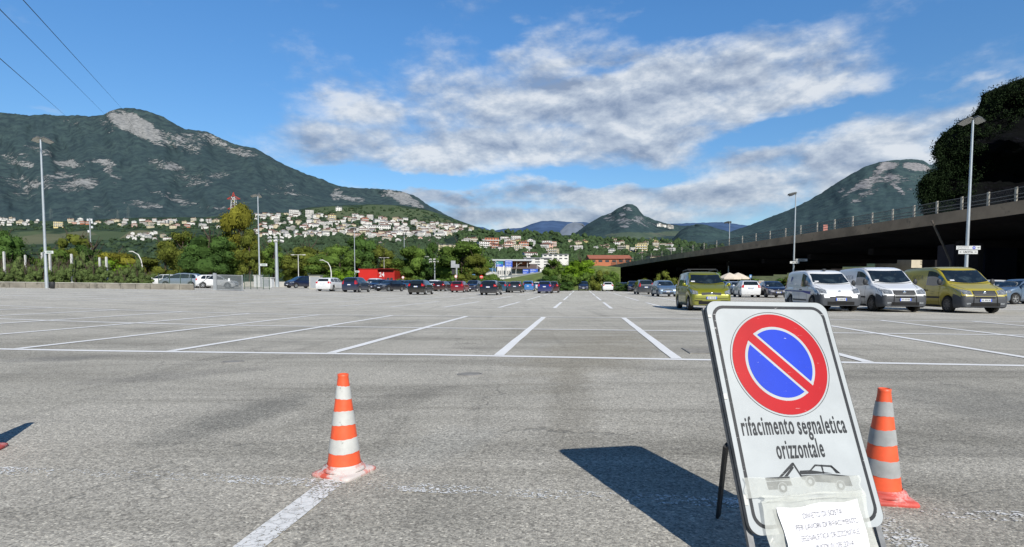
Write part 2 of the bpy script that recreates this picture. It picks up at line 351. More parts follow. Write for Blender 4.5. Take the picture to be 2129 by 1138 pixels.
# ------------------------------------------------------------------ cones
M_OR = mat('cone_orange', (.86, .115, .04, 1), .5, var=.14, scale=14, dirt=((.62, .42, .38, 1), 1.1, .70), bump=.05)
M_ORB = mat('cone_base', (.62, .11, .07, 1), .6, var=.2, scale=10, dirt=((.62, .56, .53, 1), 1.0, .42), bump=.15)
M_ORB2 = mat('cone_base_red', (.58, .09, .07, 1), .65, var=.25, scale=10, dirt=((.60, .42, .40, 1), .9, .52), bump=.15)
M_WH = mat('cone_white', (.55, .555, .53, 1), .5, var=.14, scale=12, dirt=((.24, .23, .21, 1), 2.2, .60))
M_GR = mat('cone_grey_film', (.36, .37, .37, 1), .4, var=.22, scale=9, dirt=((.16, .16, .15, 1), 1.6, .64))
def cone(p, H, rz, tilt, white, basem, label):
    t_ = empty('traffic_cone', p, rz, label=label, cat='traffic cone'); t_.rotation_euler = (tilt[0], tilt[1], rz)
    rb, rt = H*.165, H*.048; zb = H*.085
    mb = MB(); b = H*.228
    prof = [(b, .0), (b+.004, .008), (b, zb*.42), (b-.012, zb*.5)]
    rows = []
    for k, (r, z) in enumerate([(b, 0), (b+.003, .008), (b, H*.032), (b-.010, H*.040), (b*.86, H*.046)]):
        row = []
        for i in range(64):
            a = 2*math.pi*i/64+math.pi/4; c, s_ = math.cos(a), math.sin(a); q = 1/(abs(c)**14+abs(s_)**14)**(1/14); row.append((r*c*q, r*s_*q, z))
        rows.append(row)
    for k, (r, z) in enumerate([(rb*1.30, H*.052), (rb*1.22, H*.078), (rb*1.04, zb), (rb*.99, zb+.002)]):
        rows.append([(r*math.cos(2*math.pi*i/64+math.pi/4), r*math.sin(2*math.pi*i/64+math.pi/4), z) for i in range(64)])
    mb.grid(rows, None, True); mb.build('base', basem, t_, smooth=True, recalc=True)
    def rr(z): return rb+(rt-rb)*(z-zb)/(H-zb)
    hs = [0, .155, .31, .455, .605, .735, .875, 1.0]; mb = MB()
    N = 48; prof = [(rr(zb+(H-zb)*i/24), zb+(H-zb)*i/24) for i in range(25)]
    prof += [(rt*1.10, H-.012), (rt*1.12, H), (rt*.85, H+.002), (rt*.75, H-.03), (rt*.7, H-.2)]
    mb.lathe(prof[:24]+prof[25:], N); mb.build('body', M_OR, t_, smooth=True)
    for k in (1, 3, 5):
        z0, z1 = lerp(zb, H, hs[k]), lerp(zb, H, hs[k+1]); mb = MB(); rows = []
        for i in range(5):
            row = []
            for j in range(N):
                a = 2*math.pi*j/N; z = lerp(z0, z1, i/4)+(.0025*math.sin(a*2+k)+.001*math.sin(a*11+k*2))*(1 if i in (0, 4) else 0); r = rr(z)+.0018; row.append((r*math.cos(a), r*math.sin(a), z))
            rows.append(row)
        mb.grid(rows, None, True); mb.build('reflective_band', white, t_, smooth=True)
    mb = MB(); z = zb; mb.lathe([(rr(z)+.006, z-.004), (rr(z)+.009, z+.004), (rr(z)+.002, z+.012)], 40); mb.build('collar', basem, t_, smooth=True)
    return t_
cone(gpt(716, 983), .54, R(-24), (0, 0), M_WH, M_ORB, 'orange and white striped cone standing alone on the worn line, white-smeared base')
cone(gpt(1830, 1034), .53, R(-10), (0, 0), M_GR, M_ORB2, 'orange cone with dirty grey bands behind the right edge of the sign')
pc = gpt(-57, 942); cone(pc, .56, R(20), (0, 0), M_WH, M_ORB2, 'cone cut off by the left edge of the photo, only its red base corner showing')
# ------------------------------------------------------------------ no-parking sign
SB = Vector((.8099, 1.8584, .1737)); SU = Vector((.97969, .19973, -.01787)).normalized(); SV = Vector((-.06474, .39943, .91448)).normalized()
SN = SU.cross(SV).normalized(); SV = SN.cross(SU)
SM = Matrix((SU, SV, SN)).transposed().to_4x4(); SM.translation = SB
SW, SH = .54, .86
sg = bpy.data.objects.new('no_parking_sign', None); link(sg); sg.matrix_world = SM
tag(sg, 'tilted white board with red and blue no-parking disc reading rifacimento segnaletica orizzontale', 'sign')
def rrect(x0, y0, x1, y1, r, n=7):
    P = []
    for cx_, cy_, a0 in ((x1-r, y1-r, 0), (x0+r, y1-r, 90), (x0+r, y0+r, 180), (x1-r, y0+r, 270)):
        for i in range(n+1): a = R(a0+90*i/n); P.append((cx_+r*math.cos(a), cy_+r*math.sin(a)))
    return P
def flat(name, P, z, m, parent, hole=None):
    mb = MB()
    if hole:
        n = len(P)
        for i in range(n): mb.face([(*P[i], z), (*P[(i+1) % n], z), (*hole[(i+1) % n], z), (*hole[i], z)])
    else: mb.face([(*p, z) for p in P])
    return mb.build(name, m, parent)
def circ(cx_, cy_, r, n=72, ry=None): return [(cx_+r*math.cos(2*math.pi*i/n), cy_+(ry or r)*math.sin(2*math.pi*i/n)) for i in range(n)]
def scratched(name, col, rough=.35, amt=.66):
    m, t, b, out = newmat(name); p = t.add('ShaderNodeTexCoord').outputs['Object']
    c = t.mix(t.rng(t.noise(p, 5, 4, .6), .3, .7), tuple(x*.9 for x in col[:3])+(1,), tuple(min(1, x*1.06) for x in col[:3])+(1,))
    mp = t.add('ShaderNodeMapping', {'Vector': p, 'Rotation': (0, 0, .5), 'Scale': (1, 5, 1)}).outputs[0]
    sc_ = t.rng(t.noise(mp, 16, 8, .75, dist=.8), amt+.02, amt+.05); c = t.mix(t.m('MULTIPLY', sc_, .7), c, (.72, .72, .72, 1))
    sp = t.rng(t.noise(p, 55, 3, .7), .73, .76); c = t.mix(t.m('MULTIPLY', sp, .55), c, (.25, .25, .24, 1) if col[0] > .4 and col[1] > .4 else (.7, .7, .7, 1))
    setc(t, b, c); b.inputs['Roughness'].default_value = rough; b.inputs['Coat Weight'].default_value = .2; return m
M_SW = scratched('sign_white', (.46, .49, .50, 1)); M_SR = scratched('sign_red', (.46, .007, .007, 1), amt=.63); M_SBL = scratched('sign_blue', (.014, .050, .54, 1), amt=.63)
M_SK = scratched('sign_black', (.018, .020, .022, 1), .5, amt=.60); M_DST = mat('dark_steel', (.035, .035, .035, 1), .55, metal=.3, var=.4, scale=12)
P = rrect(0, 0, SW, SH, .045); mb = MB(); n = len(P)
mb.face([(*p, 0) for p in P]); mb.face([(*p, -.003) for p in P][::-1])
mb.build('panel', M_SW, sg)
mb = MB()
for i in range(n):
    a, b_ = P[i], P[(i+1) % n]; mb.face([(*a, .0015), (*a, -.015), (*b_, -.015), (*b_, .0015)])
Pi = rrect(.004, .004, SW-.004, SH-.004, .042)
for i in range(n): mb.face([(*P[i], -.015), (*Pi[i], -.015), (*Pi[(i+1) % n], -.015), (*P[(i+1) % n], -.015)])
mb.build('panel_rim', mat('grey_steel', (.20, .20, .20, 1), .5, metal=.4, var=.3, scale=20), sg)
flat('border', rrect(.019, .019, SW-.019, SH-.019, .052), .0012, M_SK, sg, rrect(.031, .031, SW-.031, SH-.031, .042))
c0 = (.268, .606); RR = .206
flat('disc_outline', circ(*c0, RR+.003), .0012, M_SK, sg, circ(*c0, RR+.0012))
flat('red_ring', circ(*c0, RR-.006), .0014, M_SR, sg, circ(*c0, RR*.715))
flat('white_ring', circ(*c0, RR*.715), .0014, M_SW, sg, circ(*c0, RR*.66))
def seg(r, d, side, n=40):
    a0 = math.acos(d/r); P = []
    for i in range(n+1):
        a = lerp(-a0, a0, i/n)+R(45 if side > 0 else 225); P.append((c0[0]+r*math.cos(a), c0[1]+r*math.sin(a)))
    return P
def bandpoly(r, d0):
    A = []; a0 = math.asin(d0/r)
    for i in range(9): a = lerp(-a0, a0, i/8)+R(135); A.append((c0[0]+r*math.cos(a), c0[1]+r*math.sin(a)))
    for i in range(9): a = lerp(-a0, a0, i/8)+R(315); A.append((c0[0]+r*math.cos(a), c0[1]+r*math.sin(a)))
    return A
flat('slash_border', bandpoly(RR*.72, .029), .0018, M_SW, sg)
flat('red_slash', bandpoly(RR*.73, .0185), .0024, M_SR, sg)
for sd_ in (1, -1): flat('blue_half', seg(RR*.66, .028, sd_), .0021, M_SBL, sg)
def letters(name, body, x, y, size, m, parent, z=.0016, sx=1.0, bold=0, shear=0, space=1.0, width=None, align='LEFT', rot=0):
    V, F = text_mesh(body, size, 1, bold, shear, space, align)
    mx_ = max(v.x for v in V); mn = min(v.x for v in V)
    if width: sx = width/(mx_-mn)
    if align == 'LEFT': V = [Vector((v.x-mn, v.y, 0)) for v in V]
    c, s_ = math.cos(rot), math.sin(rot); mb = MB()
    mb.v = [Vector((x+v.x*sx*c-v.y*s_, y+v.x*sx*s_+v.y*c, z)) for v in V]; mb.f = F; mb.m = [0]*len(F)
    return mb.build(name, m, parent)
letters('lettering', 'rifacimento', .047, .337, .096, M_SK, sg, bold=.0016, space=1.15, width=.214)
letters('lettering', 'segnaletica', .277, .334, .096, M_SK, sg, bold=.0016, space=1.15, width=.205)
letters('lettering', 'orizzontale', .167, .250, .096, M_SK, sg, bold=.0016, space=1.15, width=.196)
# tow pictogram
mb = MB(); z = .0016
def pl(P): mb.face([(*p, z) for p in P])
pl([(.100, .187), (.196, .187), (.196, .176), (.100, .176)]); pl([(.100, .173), (.196, .173), (.200, .156), (.176, .156), (.140, .156), (.140, .146), (.104, .146)])
pl([(.155, .188), (.219, .234), (.225, .234), (.224, .225), (.168, .188)]); pl([(.176, .188), (.218, .222), (.222, .216), (.190, .188)])
pl([(.219, .232), (.225, .234), (.247, .186), (.242, .184)]); pl([(.242, .184), (.247, .186), (.252, .176), (.247, .173)])
mb.build('tow_truck_mark', M_SK, sg)
mb = MB()
pl([(.243, .205), (.285, .205), (.375, .190), (.243, .192)]); pl([(.243, .189), (.375, .187), (.440, .178), (.444, .142), (.412, .144), (.385, .156), (.300, .164), (.262, .168), (.243, .182)])
for A in ([(.284, .204), (.310, .224), (.378, .218), (.405, .190), (.398, .190), (.373, .212), (.312, .218), (.291, .204)], [(.334, .222), (.340, .222), (.341, .190), (.336, .190)], [(.373, .216), (.378, .218), (.408, .188), (.390, .190)]): pl(A)
mb.build('towed_car_mark', M_SK, sg)
for (x, y) in ((.160, .150), (.275, .166), (.395, .146)):
    flat('wheel_mark_gap', circ(x, y, .0185, 24), .0020, M_SW, sg); flat('wheel_mark', circ(x, y, .0165, 24), .0024, M_SK, sg, circ(x, y, .008, 24))
# frame behind
mb = MB()
for x in (.012, SW-.012): mb.bar((x, -.175, -.030), (x, SH-.02, -.030), .022, .014)
mb.bar((.012, .30, -.03), (SW-.012, .30, -.03), .02, .012); mb.bar((.012, -.12, -.03), (SW-.012, -.12, -.03), .02, .012)
mb.build('front_frame', mat('grey_steel2', (.22, .225, .23, 1), .5, metal=.5, var=.3, scale=20), sg)
IM = SM.inverted()
for x, gp_ in ((-.003, Vector((.9091, 2.4234, .006))), (SW-.01, Vector((.9091, 2.4234, .006))+SU*.52)):
    g_ = IM @ Vector((gp_.x, gp_.y, .006)); mb = MB(); mb.bar((x, .31, -.040), g_, .022, .012); mb.build('rear_leg', M_DST, sg)
for y0, y1 in ((.10, .135), (.47, .49), (.79, .80)):
    mb = MB(); mb.box(-.0015, .012, y0, y1, .001, .0045); mb.build('peeled_tape', mat('tape_w', (.6, .6, .56, 1), .6, var=.1), sg)
# taped notice
nt = bpy.data.objects.new('taped_notice', None); link(nt); nt.matrix_world = SM @ Matrix.Translation((0, 0, .006))
tag(nt, 'white paper notice in a crumpled plastic sleeve taped over the foot of the sign', 'notice')
def m_plastic(name, col, alpha):
    m, t, b, out = newmat(name); p = t.add('ShaderNodeTexCoord').outputs['Object']
    setc(t, b, t.mix(t.rng(t.noise(p, 18, 5, .6), .3, .7), tuple(x*.93 for x in col)+(1,), col+(1,))); b.inputs['Roughness'].default_value = .3
    b.inputs['Alpha'].default_value = alpha
    a = t.rng(t.noise(p, 9, 5, .65), .3, .7, max(0, alpha-.12), min(1, alpha+.12)); t.l.new(a, b.inputs['Alpha'])
    t.l.new(t.add('ShaderNodeBump', {'Strength': .35, 'Distance': .01, 'Height': t.noise(p, 14, 4, .6, dist=1.5)}).outputs[0], b.inputs['Normal']); return m
M_PL = m_plastic('milky_plastic', (.70, .72, .67), .55); M_TP = m_plastic('clear_tape', (.72, .74, .69), .42)
def wrinkle(name, quad, z, m, parent, amp=.0035, nu=26, nv=26, seed=0, solid=False):
    mb = MB(); rows = []
    for i in range(nv+1):
        row = []
        for j in range(nu+1):
            s_, q = j/nu, i/nv; a = Vector(quad[0]).lerp(Vector(quad[1]), s_); b_ = Vector(quad[3]).lerp(Vector(quad[2]), s_); p = a.lerp(b_, q)
            e = .004*math.sin(9*q+seed) if j in (0, nu) else 0; e2 = .004*math.sin(11*s_+seed) if i in (0, nv) else 0
            n_ = noise.noise(Vector((p.x*14+seed, p.y*16, seed)))+.6*noise.noise(Vector((p.x*40, p.y*30+seed, 3)))
            row.append((p.x+e, p.y+e2, z+amp*(n_+1)))
        rows.append(row)
    mb.grid(rows); return mb.build(name, m, parent, smooth=True)
wrinkle('clear_tape', [(.004, .118), (.475, .118), (.478, .180), (.012, .187)], .000, M_TP, nt, .0015, seed=1)
wrinkle('plastic_sleeve', [(.062, -.215), (.470, -.215), (.470, .118), (.050, .112)], .004, M_PL, nt, .006, seed=5)
wrinkle('plastic_sleeve_edge', [(.070, .104), (.468, .106), (.468, .126), (.060, .124)], .012, M_TP, nt, .003, seed=8)
wrinkle('paper_sheet', [(.118, -.24), (.425, -.24), (.432, .096), (.108, .082)], .014, mat('paper', (.84, .84, .88, 1), .7, var=.03, scale=4), nt, .003, seed=2)
M_INK = mat('grey_ink', (.16, .16, .18, 1), .7, var=.5, scale=40)
for body, x, y, wd, sh_ in (('DIVIETO DI SOSTA', .196, .044, .158, 0), ('PER LAVORI DI RIFACIMENTO', .160, .008, .250, 0), ('SEGNALETICA ORIZZONTALE', .172, -.027, .232, 0),
                      ('LUNEDI 01/09/2014', .198, -.060, .170, .25), ('DALLE ORE 20.00 A FINE LAVORI', .148, -.094, .262, .1), ('AREA PARCHEGGIO', .20, -.130, .16, 0)):
    letters('printed_line', body, x, y, .026, M_INK, nt, z=.0215, width=wd, shear=sh_, rot=R(2.5), bold=-.0002)
# ------------------------------------------------------------------ vehicles
def smooth01(x): x = max(0, min(1, x)); return x*x*(3-2*x)
M_GLASS = mat('car_glass', (.012, .018, .022, 1), .04, var=.3, scale=2, spec=.9, coat=.6)
def m_glass2():
    m, t, b, out = newmat('windscreen_glass'); p = t.add('ShaderNodeTexCoord').outputs['Object']
    n = t.rng(t.noise(p, 2.2, 4, .6, dist=.5), .50, .70); n2 = t.rng(t.noise(p, 6, 4, .6), .60, .72)
    c = t.mix(t.m('MULTIPLY', n, .8), (.010, .016, .022, 1), (.045, .07, .085, 1)); c = t.mix(t.m('MULTIPLY', n2, .35), c, (.10, .11, .10, 1))
    setc(t, b, c); b.inputs['Roughness'].default_value = .05; b.inputs['Coat Weight'].default_value = .5; return m
M_WS = m_glass2()
M_TYRE = mat('tyre_rubber', (.018, .018, .018, 1), .85, var=.3, scale=10)
M_RIM = mat('rim_metal', (.34, .35, .36, 1), .35, metal=.6, var=.1); M_RIMD = mat('rim_steel', (.16, .16, .165, 1), .5, metal=.4, var=.2)
M_UB = mat('underbody', (.008, .008, .008, 1), .9, var=.3)
M_BLK = mat('black_plastic', (.030, .032, .036, 1), .6, var=.2, scale=6); M_GRYP = mat('grey_plastic', (.050, .056, .066, 1), .65, var=.2, scale=5)
M_LAMP = mat('headlamp_glass', (.26, .28, .30, 1), .08, metal=.35, var=.7, scale=14, coat=.8); M_TAIL = mat('tail_lamp', (.50, .012, .012, 1), .15, var=.3, scale=12, coat=.8)
M_PLATE = mat('plate_white', (.68, .70, .72, 1), .5, var=.05); M_PBLUE = mat('plate_blue', (.03, .10, .60, 1), .5, var=.05); M_CHR = mat('chrome', (.75, .76, .78, 1), .12, metal=.9, var=.05)
M_AMB = mat('amber', (.75, .25, .03, 1), .2, var=.1)
def m_paintcol(name, col, metal=.0, rough=.28):
    m, t, b, out = newmat('paint_'+name); p = t.add('ShaderNodeTexCoord').outputs['Object']
    c = t.mix(t.rng(t.noise(p, 1.5, 4, .6), .3, .7), tuple(x*.93 for x in col[:3])+(1,), tuple(min(1, x*1.05) for x in col[:3])+(1,))
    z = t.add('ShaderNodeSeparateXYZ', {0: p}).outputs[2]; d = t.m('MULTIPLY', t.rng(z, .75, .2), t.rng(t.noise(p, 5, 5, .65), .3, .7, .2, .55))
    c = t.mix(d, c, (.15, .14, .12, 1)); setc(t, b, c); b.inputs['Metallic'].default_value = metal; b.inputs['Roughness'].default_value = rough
    t.l.new(t.m('ADD', t.m('MULTIPLY', d, .5), rough), b.inputs['Roughness']); b.inputs['Coat Weight'].default_value = .6; b.inputs['Coat Roughness'].default_value = .06; return m
PAINT = {k: m_paintcol(k, hexc(h)[:3], me) for k, h, me in (('white', '#e2e4e6', 0), ('silver', '#8d9aa8', .35), ('navy', '#121a38', .15), ('black', '#0b0c10', .1), ('slate', '#27324e', .3),
         ('grey', '#3c4048', .35), ('dgrey', '#1d2230', .3), ('crimson', '#7d0f22', .15), ('red', '#a81a18', 0), ('sky', '#3f78b8', .1), ('teal', '#24506c', .2),
         ('green', '#848619', .30), ('yellow', '#ad9f32', 0.0), ('bsilver', '#6f86a0', .4), ('maroon', '#3a1418', .1), ('blue', '#20306e', .2))}
TYPES = {}
def defcar(key, **k): TYPES[key] = dict(k)
# x runs from rear (-L/2) to front (+L/2); top = centre-line height
defcar('hatch', L=4.0, W=1.72, H=1.48, r=.31, wx=(-1.22, 1.26), belt=(.98, .90), rw=.72,
       top=[(-2.0, .62), (-1.985, .95), (-1.86, 1.16), (-1.66, 1.36), (-1.40, 1.44), (-.3, 1.48), (.25, 1.44), (.48, 1.35), (1.05, 1.00), (1.40, .93), (1.78, .82), (1.93, .70), (2.0, .52)],
       ws=(.46, 1.04), rws=(-1.62, -1.92), side=[(-1.40, -.95, 'q'), (-.90, -.12, 'd'), (-.05, .98, 'd')], grille=(.55, .66, .48), hl=(.62, .76, .48, .84), tl=(.84, 1.08, .56, .80))
defcar('estate', L=4.5, W=1.76, H=1.48, r=.32, wx=(-1.32, 1.38), belt=(.98, .90), rw=.72,
       top=[(-2.25, .62), (-2.235, .95), (-2.12, 1.15), (-1.95, 1.34), (-1.75, 1.42), (-.6, 1.48), (.2, 1.46), (.48, 1.37), (1.15, .99), (1.55, .92), (2.0, .82), (2.18, .70), (2.25, .52)],
       ws=(.48, 1.12), rws=(-1.95, -2.17), side=[(-1.85, -1.15, 'q'), (-1.08, -.22, 'd'), (-.15, 1.02, 'd')], grille=(.54, .66, .45), hl=(.62, .76, .48, .84), tl=(.84, 1.04, .56, .82))
defcar('mpv', L=4.2, W=1.76, H=1.62, r=.32, wx=(-1.25, 1.32), belt=(1.02, .95), rw=.74,
       top=[(-2.1, .66), (-2.085, 1.0), (-1.98, 1.25), (-1.82, 1.48), (-1.6, 1.56), (-.4, 1.62), (.2, 1.58), (.5, 1.46), (1.25, 1.06), (1.5, .99), (1.86, .86), (2.03, .74), (2.1, .54)],
       ws=(.52, 1.22), rws=(-1.80, -2.03), side=[(-1.72, -1.12, 'q'), (-1.05, -.2, 'd'), (-.13, 1.12, 'd')], grille=(.58, .70, .45), hl=(.64, .80, .48, .86), tl=(.86, 1.25, .60, .82))
defcar('saloon', L=4.5, W=1.76, H=1.43, r=.32, wx=(-1.33, 1.38), belt=(.93, .88), rw=.70,
       top=[(-2.25, .58), (-2.235, .86), (-2.12, .97), (-1.75, 1.00), (-1.2, 1.28), (-.85, 1.38), (-.3, 1.43), (.1, 1.41), (.42, 1.31), (1.05, .96), (1.5, .90), (2.0, .80), (2.18, .68), (2.25, .50)],
       ws=(.44, 1.04), rws=(-1.22, -1.70), side=[(-1.30, -.95, 'q'), (-.90, -.2, 'd'), (-.13, .98, 'd')], grille=(.52, .68, .34), hl=(.60, .73, .42, .84), tl=(.72, .90, .50, .84))
defcar('suv', L=4.2, W=1.80, H=1.64, r=.35, wx=(-1.25, 1.30), belt=(1.06, 1.00), rw=.74,
       top=[(-2.1, .7), (-2.085, 1.05), (-1.98, 1.28), (-1.80, 1.50), (-1.6, 1.58), (-.4, 1.64), (.1, 1.60), (.4, 1.48), (1.0, 1.10), (1.4, 1.04), (1.86, .94), (2.03, .80), (2.1, .60)],
       ws=(.42, .98), rws=(-1.80, -2.03), side=[(-1.70, -1.15, 'q'), (-1.08, -.25, 'd'), (-.18, .92, 'd')], grille=(.66, .84, .5), hl=(.74, .90, .52, .86), tl=(.90, 1.20, .60, .84))
defcar('fiorino', L=3.96, W=1.72, H=1.70, r=.31, wx=(-1.15, 1.24), belt=(.96, .98), rw=.83, van=1,
       top=[(-1.98, .70), (-1.97, 1.0), (-1.93, 1.45), (-1.84, 1.62), (-1.65, 1.68), (-.6, 1.70), (.15, 1.68), (.42, 1.60), (.62, 1.47), (1.12, 1.09), (1.45, .98), (1.70, .88), (1.86, .76), (1.95, .64), (1.98, .50)],
       ws=(.54, 1.10), rws=(-1.87, -1.94), side=[(.02, .86, 'd')], grille=(.55, .63, .42), hl=(.72, .92, .50, .84), tl=(.9, 1.3, .74, .82), bump_z=.70)
defcar('doblo', L=4.25, W=1.76, H=1.82, r=.32, wx=(-1.25, 1.30), belt=(1.04, 1.03), rw=.84, van=1,
       top=[(-2.125, .70), (-2.115, 1.1), (-2.07, 1.60), (-1.98, 1.75), (-1.8, 1.79), (-.7, 1.82), (.1, 1.81), (.42, 1.74), (.64, 1.60), (1.22, 1.12), (1.55, 1.02), (1.85, .93), (2.0, .83), (2.09, .70), (2.125, .54)],
       ws=(.56, 1.19), rws=(-2.02, -2.09), side=[(-.08, .90, 'd')], grille=(.66, .86, .40), hl=(.70, .90, .44, .84), tl=(.9, 1.4, .78, .84), bump_z=.66)
defcar('agila', L=3.54, W=1.66, H=1.62, r=.29, wx=(-1.08, 1.16), belt=(.98, .96), rw=.77,
       top=[(-1.77, .64), (-1.76, 1.0), (-1.72, 1.35), (-1.65, 1.52), (-1.45, 1.58), (-.5, 1.62), (.15, 1.60), (.42, 1.50), (.98, 1.07), (1.25, .99), (1.5, .90), (1.66, .80), (1.745, .66), (1.77, .48)],
       ws=(.46, .95), rws=(-1.66, -1.735), side=[(-1.52, -1.02, 'q'), (-.95, -.18, 'd'), (-.12, .84, 'd')], grille=(.66, .75, .40), hl=(.66, .84, .52, .78), tl=(.8, 1.2, .62, .80))
def car_parts(key):
    sp = TYPES[key]
    if 'parts' in sp: return sp['parts']
    L, W, H, r = sp['L'], sp['W'], sp['H'], sp['r']; h = L/2; van = sp.get('van'); ra = r+.045; z0 = .19
    tp = sp['top']
    def Traw(x): return interp(x, tp)
    def T(x):
        s_ = 0; n_ = 0
        for k in range(-3, 4):
            xx = max(-h, min(h, x+k*.022)); s_ += Traw(xx); n_ += 1
        return s_/n_ if abs(x) < h-.07 else Traw(x)
    def zb(x): return min(lerp(sp['belt'][0], sp['belt'][1], (x+h)/L), T(x)-.035)
    def wd(x):
        d = h-abs(x); w_ = W/2
        if d < .75: w_ *= 1-(.11 if x > 0 else .06)*(1-d/.75)**2
        if d < .13: w_ *= 1-(.17 if x > 0 else .10)*(1-math.sqrt(max(0, 1-(1-d/.13)**2)))
        return w_
    def B(x):
        z = z0+(.05 if h-abs(x) < .3 else 0)*(1-(h-abs(x))/.3)
        for xw in sp['wx']:
            q = ra*ra-(x-xw)**2
            if q > 0: z = max(z, r+math.sqrt(q)*.98 if q > 0 else z)
        return min(z, T(x)-.14)
    S = set()
    x = -h
    while x <= h: S.add(round(x, 4)); x += .05
    for d in (.004, .012, .022, .035, .055, .08, .11): S.add(round(-h+d, 4)); S.add(round(h-d, 4))
    for xw in sp['wx']:
        for a in range(0, 181, 12): S.add(round(xw+ra*math.cos(R(a)), 4))
        S.add(round(xw+ra+.003, 4)); S.add(round(xw-ra-.003, 4))
    S.add(h); S = sorted(S)
    lowf = [(0, .93), (.10, .97), (.28, .995), (.5, 1.0), (.72, .995), (.9, .975), (1, .955)]
    upf = [(.02, 0), (.2, .2), (.45, .45), (.66, .7), (.82, .88), (.9, 1.0)]
    rows = []
    for x in S:
        w_ = wd(x); b0, zz, tt = B(x), zb(x), T(x); g_ = smooth01((tt-zz)/.45); rw = lerp(.86, sp['rw'], g_); row = []
        for f_, yf in lowf: row.append((x, w_*yf, lerp(b0, zz, f_)))
        for f_, q in upf: row.append((x, w_*lerp(.955, rw, q), zz+(tt-zz)*f_))
        row += [(x, w_*(rw-.07), zz+(tt-zz)*.955), (x, w_*(rw-.18), zz+(tt-zz)*.982), (x, w_*rw*.5, zz+(tt-zz)*.996), (x, 0, tt)]
        full = row+[(px_, -py_, pz_) for px_, py_, pz_ in row[-2::-1]]; rows.append(full)
    nb = len(rows[0]); V = [Vector(p) for rr_ in rows for p in rr_]; F = []
    for i in range(len(rows)-1):
        for j in range(nb-1): F.append((i*nb+j, i*nb+j+1, (i+1)*nb+j+1, (i+1)*nb+j))
    F.append(tuple(range(nb-1, -1, -1))); F.append(tuple((len(rows)-1)*nb+j for j in range(nb)))
    bvh = BVHTree.FromPolygons([tuple(v) for v in V], F)
    bz = sp.get('bump_z', .0); groups = {'body': [], 'front_bumper': [], 'rear_bumper': [], 'sill': []}
    fx = sp['wx'][1]
    for f_ in F:
        c = sum((V[i] for i in f_), Vector())/len(f_)
        if bz and c.z < bz-(.0 if key == 'doblo' else (.16 if abs(c.y) < W*.36 else 0)) and c.x > fx+ra*(.35 if key == 'fiorino' else .2) and c.z < bz+(c.x-h)*.0: groups['front_bumper'].append(f_)
        elif bz and c.z < .48 and c.x < sp['wx'][0]-ra*.9: groups['rear_bumper'].append(f_)
        else: groups['body'].append(f_)
    parts = []
    def sub(faces):
        ids = {}; vv = []; ff = []
        for f_ in faces:
            q = []
            for i in f_:
                if i not in ids: ids[i] = len(vv); vv.append(V[i])
                q.append(ids[i])
            ff.append(tuple(q))
        return vv, ff
    for nm, fs in groups.items():
        if not fs: continue
        vv, ff = sub(fs); mb = MB(); mb.v = vv; mb.f = ff; mb.m = [0]*len(ff)
        parts.append((nm, mb.mesh(nm, M_GRYP, True), 'PAINT' if nm == 'body' else (M_GRYP), None))
    def cast(o, d, off=.006):
        hit = bvh.ray_cast(Vector(o), Vector(d).normalized())
        return (hit[0]-Vector(d).normalized()*off) if hit[0] else None
    def patch(name, fn, nu, nv, d, m, off=.006, parent=None, dist=4):
        d = Vector(d).normalized(); mb = MB(); G = []
        for i in range(nv+1):
            G.append([cast(Vector(fn(j/nu, i/nv))-d*dist, d, off) for j in range(nu+1)])
        for i in range(nv):
            for j in range(nu):
                q = (G[i][j], G[i][j+1], G[i+1][j+1], G[i+1][j])
                if all(p is not None for p in q): mb.face(q)
        if not mb.f: return
        me = mb.mesh(name, m, False); bm = bmesh.new(); bm.from_mesh(me); bmesh.ops.remove_doubles(bm, verts=bm.verts, dist=1e-4); bm.to_mesh(me); bm.free()
        me.polygons.foreach_set('use_smooth', [True]*len(me.polygons)); parts.append((name, me, m, parent))
    # glass
    x1, x0 = sp['ws']
    def fws(s_, q):
        x = lerp(x0, x1, q); yy = wd(x)*lerp(.86, sp['rw']-.03, smooth01(q*1.4))*.945; s2 = (s_*2-1); x += -.10*(s2*s2)*(1-q*.6)
        return (x, yy*s2, T(x))
    patch('windscreen', fws, 14, 10, (-1, 0, -1), M_WS)
    xr1, xr0 = sp['rws'][0], sp['rws'][1]
    if not van:
        def frw(s_, q):
            x = lerp(xr0, xr1, q); z = T(x); s2 = s_*2-1; yy = wd(x)*lerp(.80, sp['rw']-.05, q)*.92; return (x, yy*s2, z)
        patch('rear_window', frw, 12, 6, (1, 0, -.6), M_GLASS)
    for sgn in (1, -1):
        for (xa, xb, kind) in sp['side']:
            def fs(s_, q):
                x = lerp(xa, xb, s_); zlo = lerp(sp['belt'][0], sp['belt'][1], (x+h)/L)+.035; zhi = zlo+(T(x)-.0-zlo)*.80
                if van: zlo -= .03-.05*abs(s_-.5); zhi = zlo+(min(T(x), H-.02)-zlo)*.78
                if kind == 'q' and s_ < .5: zhi -= (zhi-zlo)*.55*(1-s_*2)**2
                zhi = max(zhi, zlo+.01); return (x, 0, lerp(zlo, zhi, q))
            patch('side_window', fs, 8, 6, (0, -sgn, 0), M_GLASS)
        # headlamps, tail lamps
        a, b_, y0, y1 = sp['hl']
        def fh(s_, q):
            zl_ = a+(b_-a)*.15*s_; zh = lerp(b_-.05, b_+.01, s_)+.03*s_; return (0, sgn*lerp(y0, y1, s_), lerp(zl_, zh, q))
        patch('headlight', fh, 8, 4, (-1, 0, 0), M_LAMP, .008)
        if not van or key == 'doblo':
            pass
        def fh2(s_, q): return (lerp(h-.40, h-.08, s_), 0, lerp(lerp(b_+.02, a+.05, s_), b_+.035, q))
        patch('headlight_wrap', fh2, 5, 3, (0, -sgn, 0), M_LAMP, .008, 'headlight')
        a, b_, y0, y1 = sp['tl']
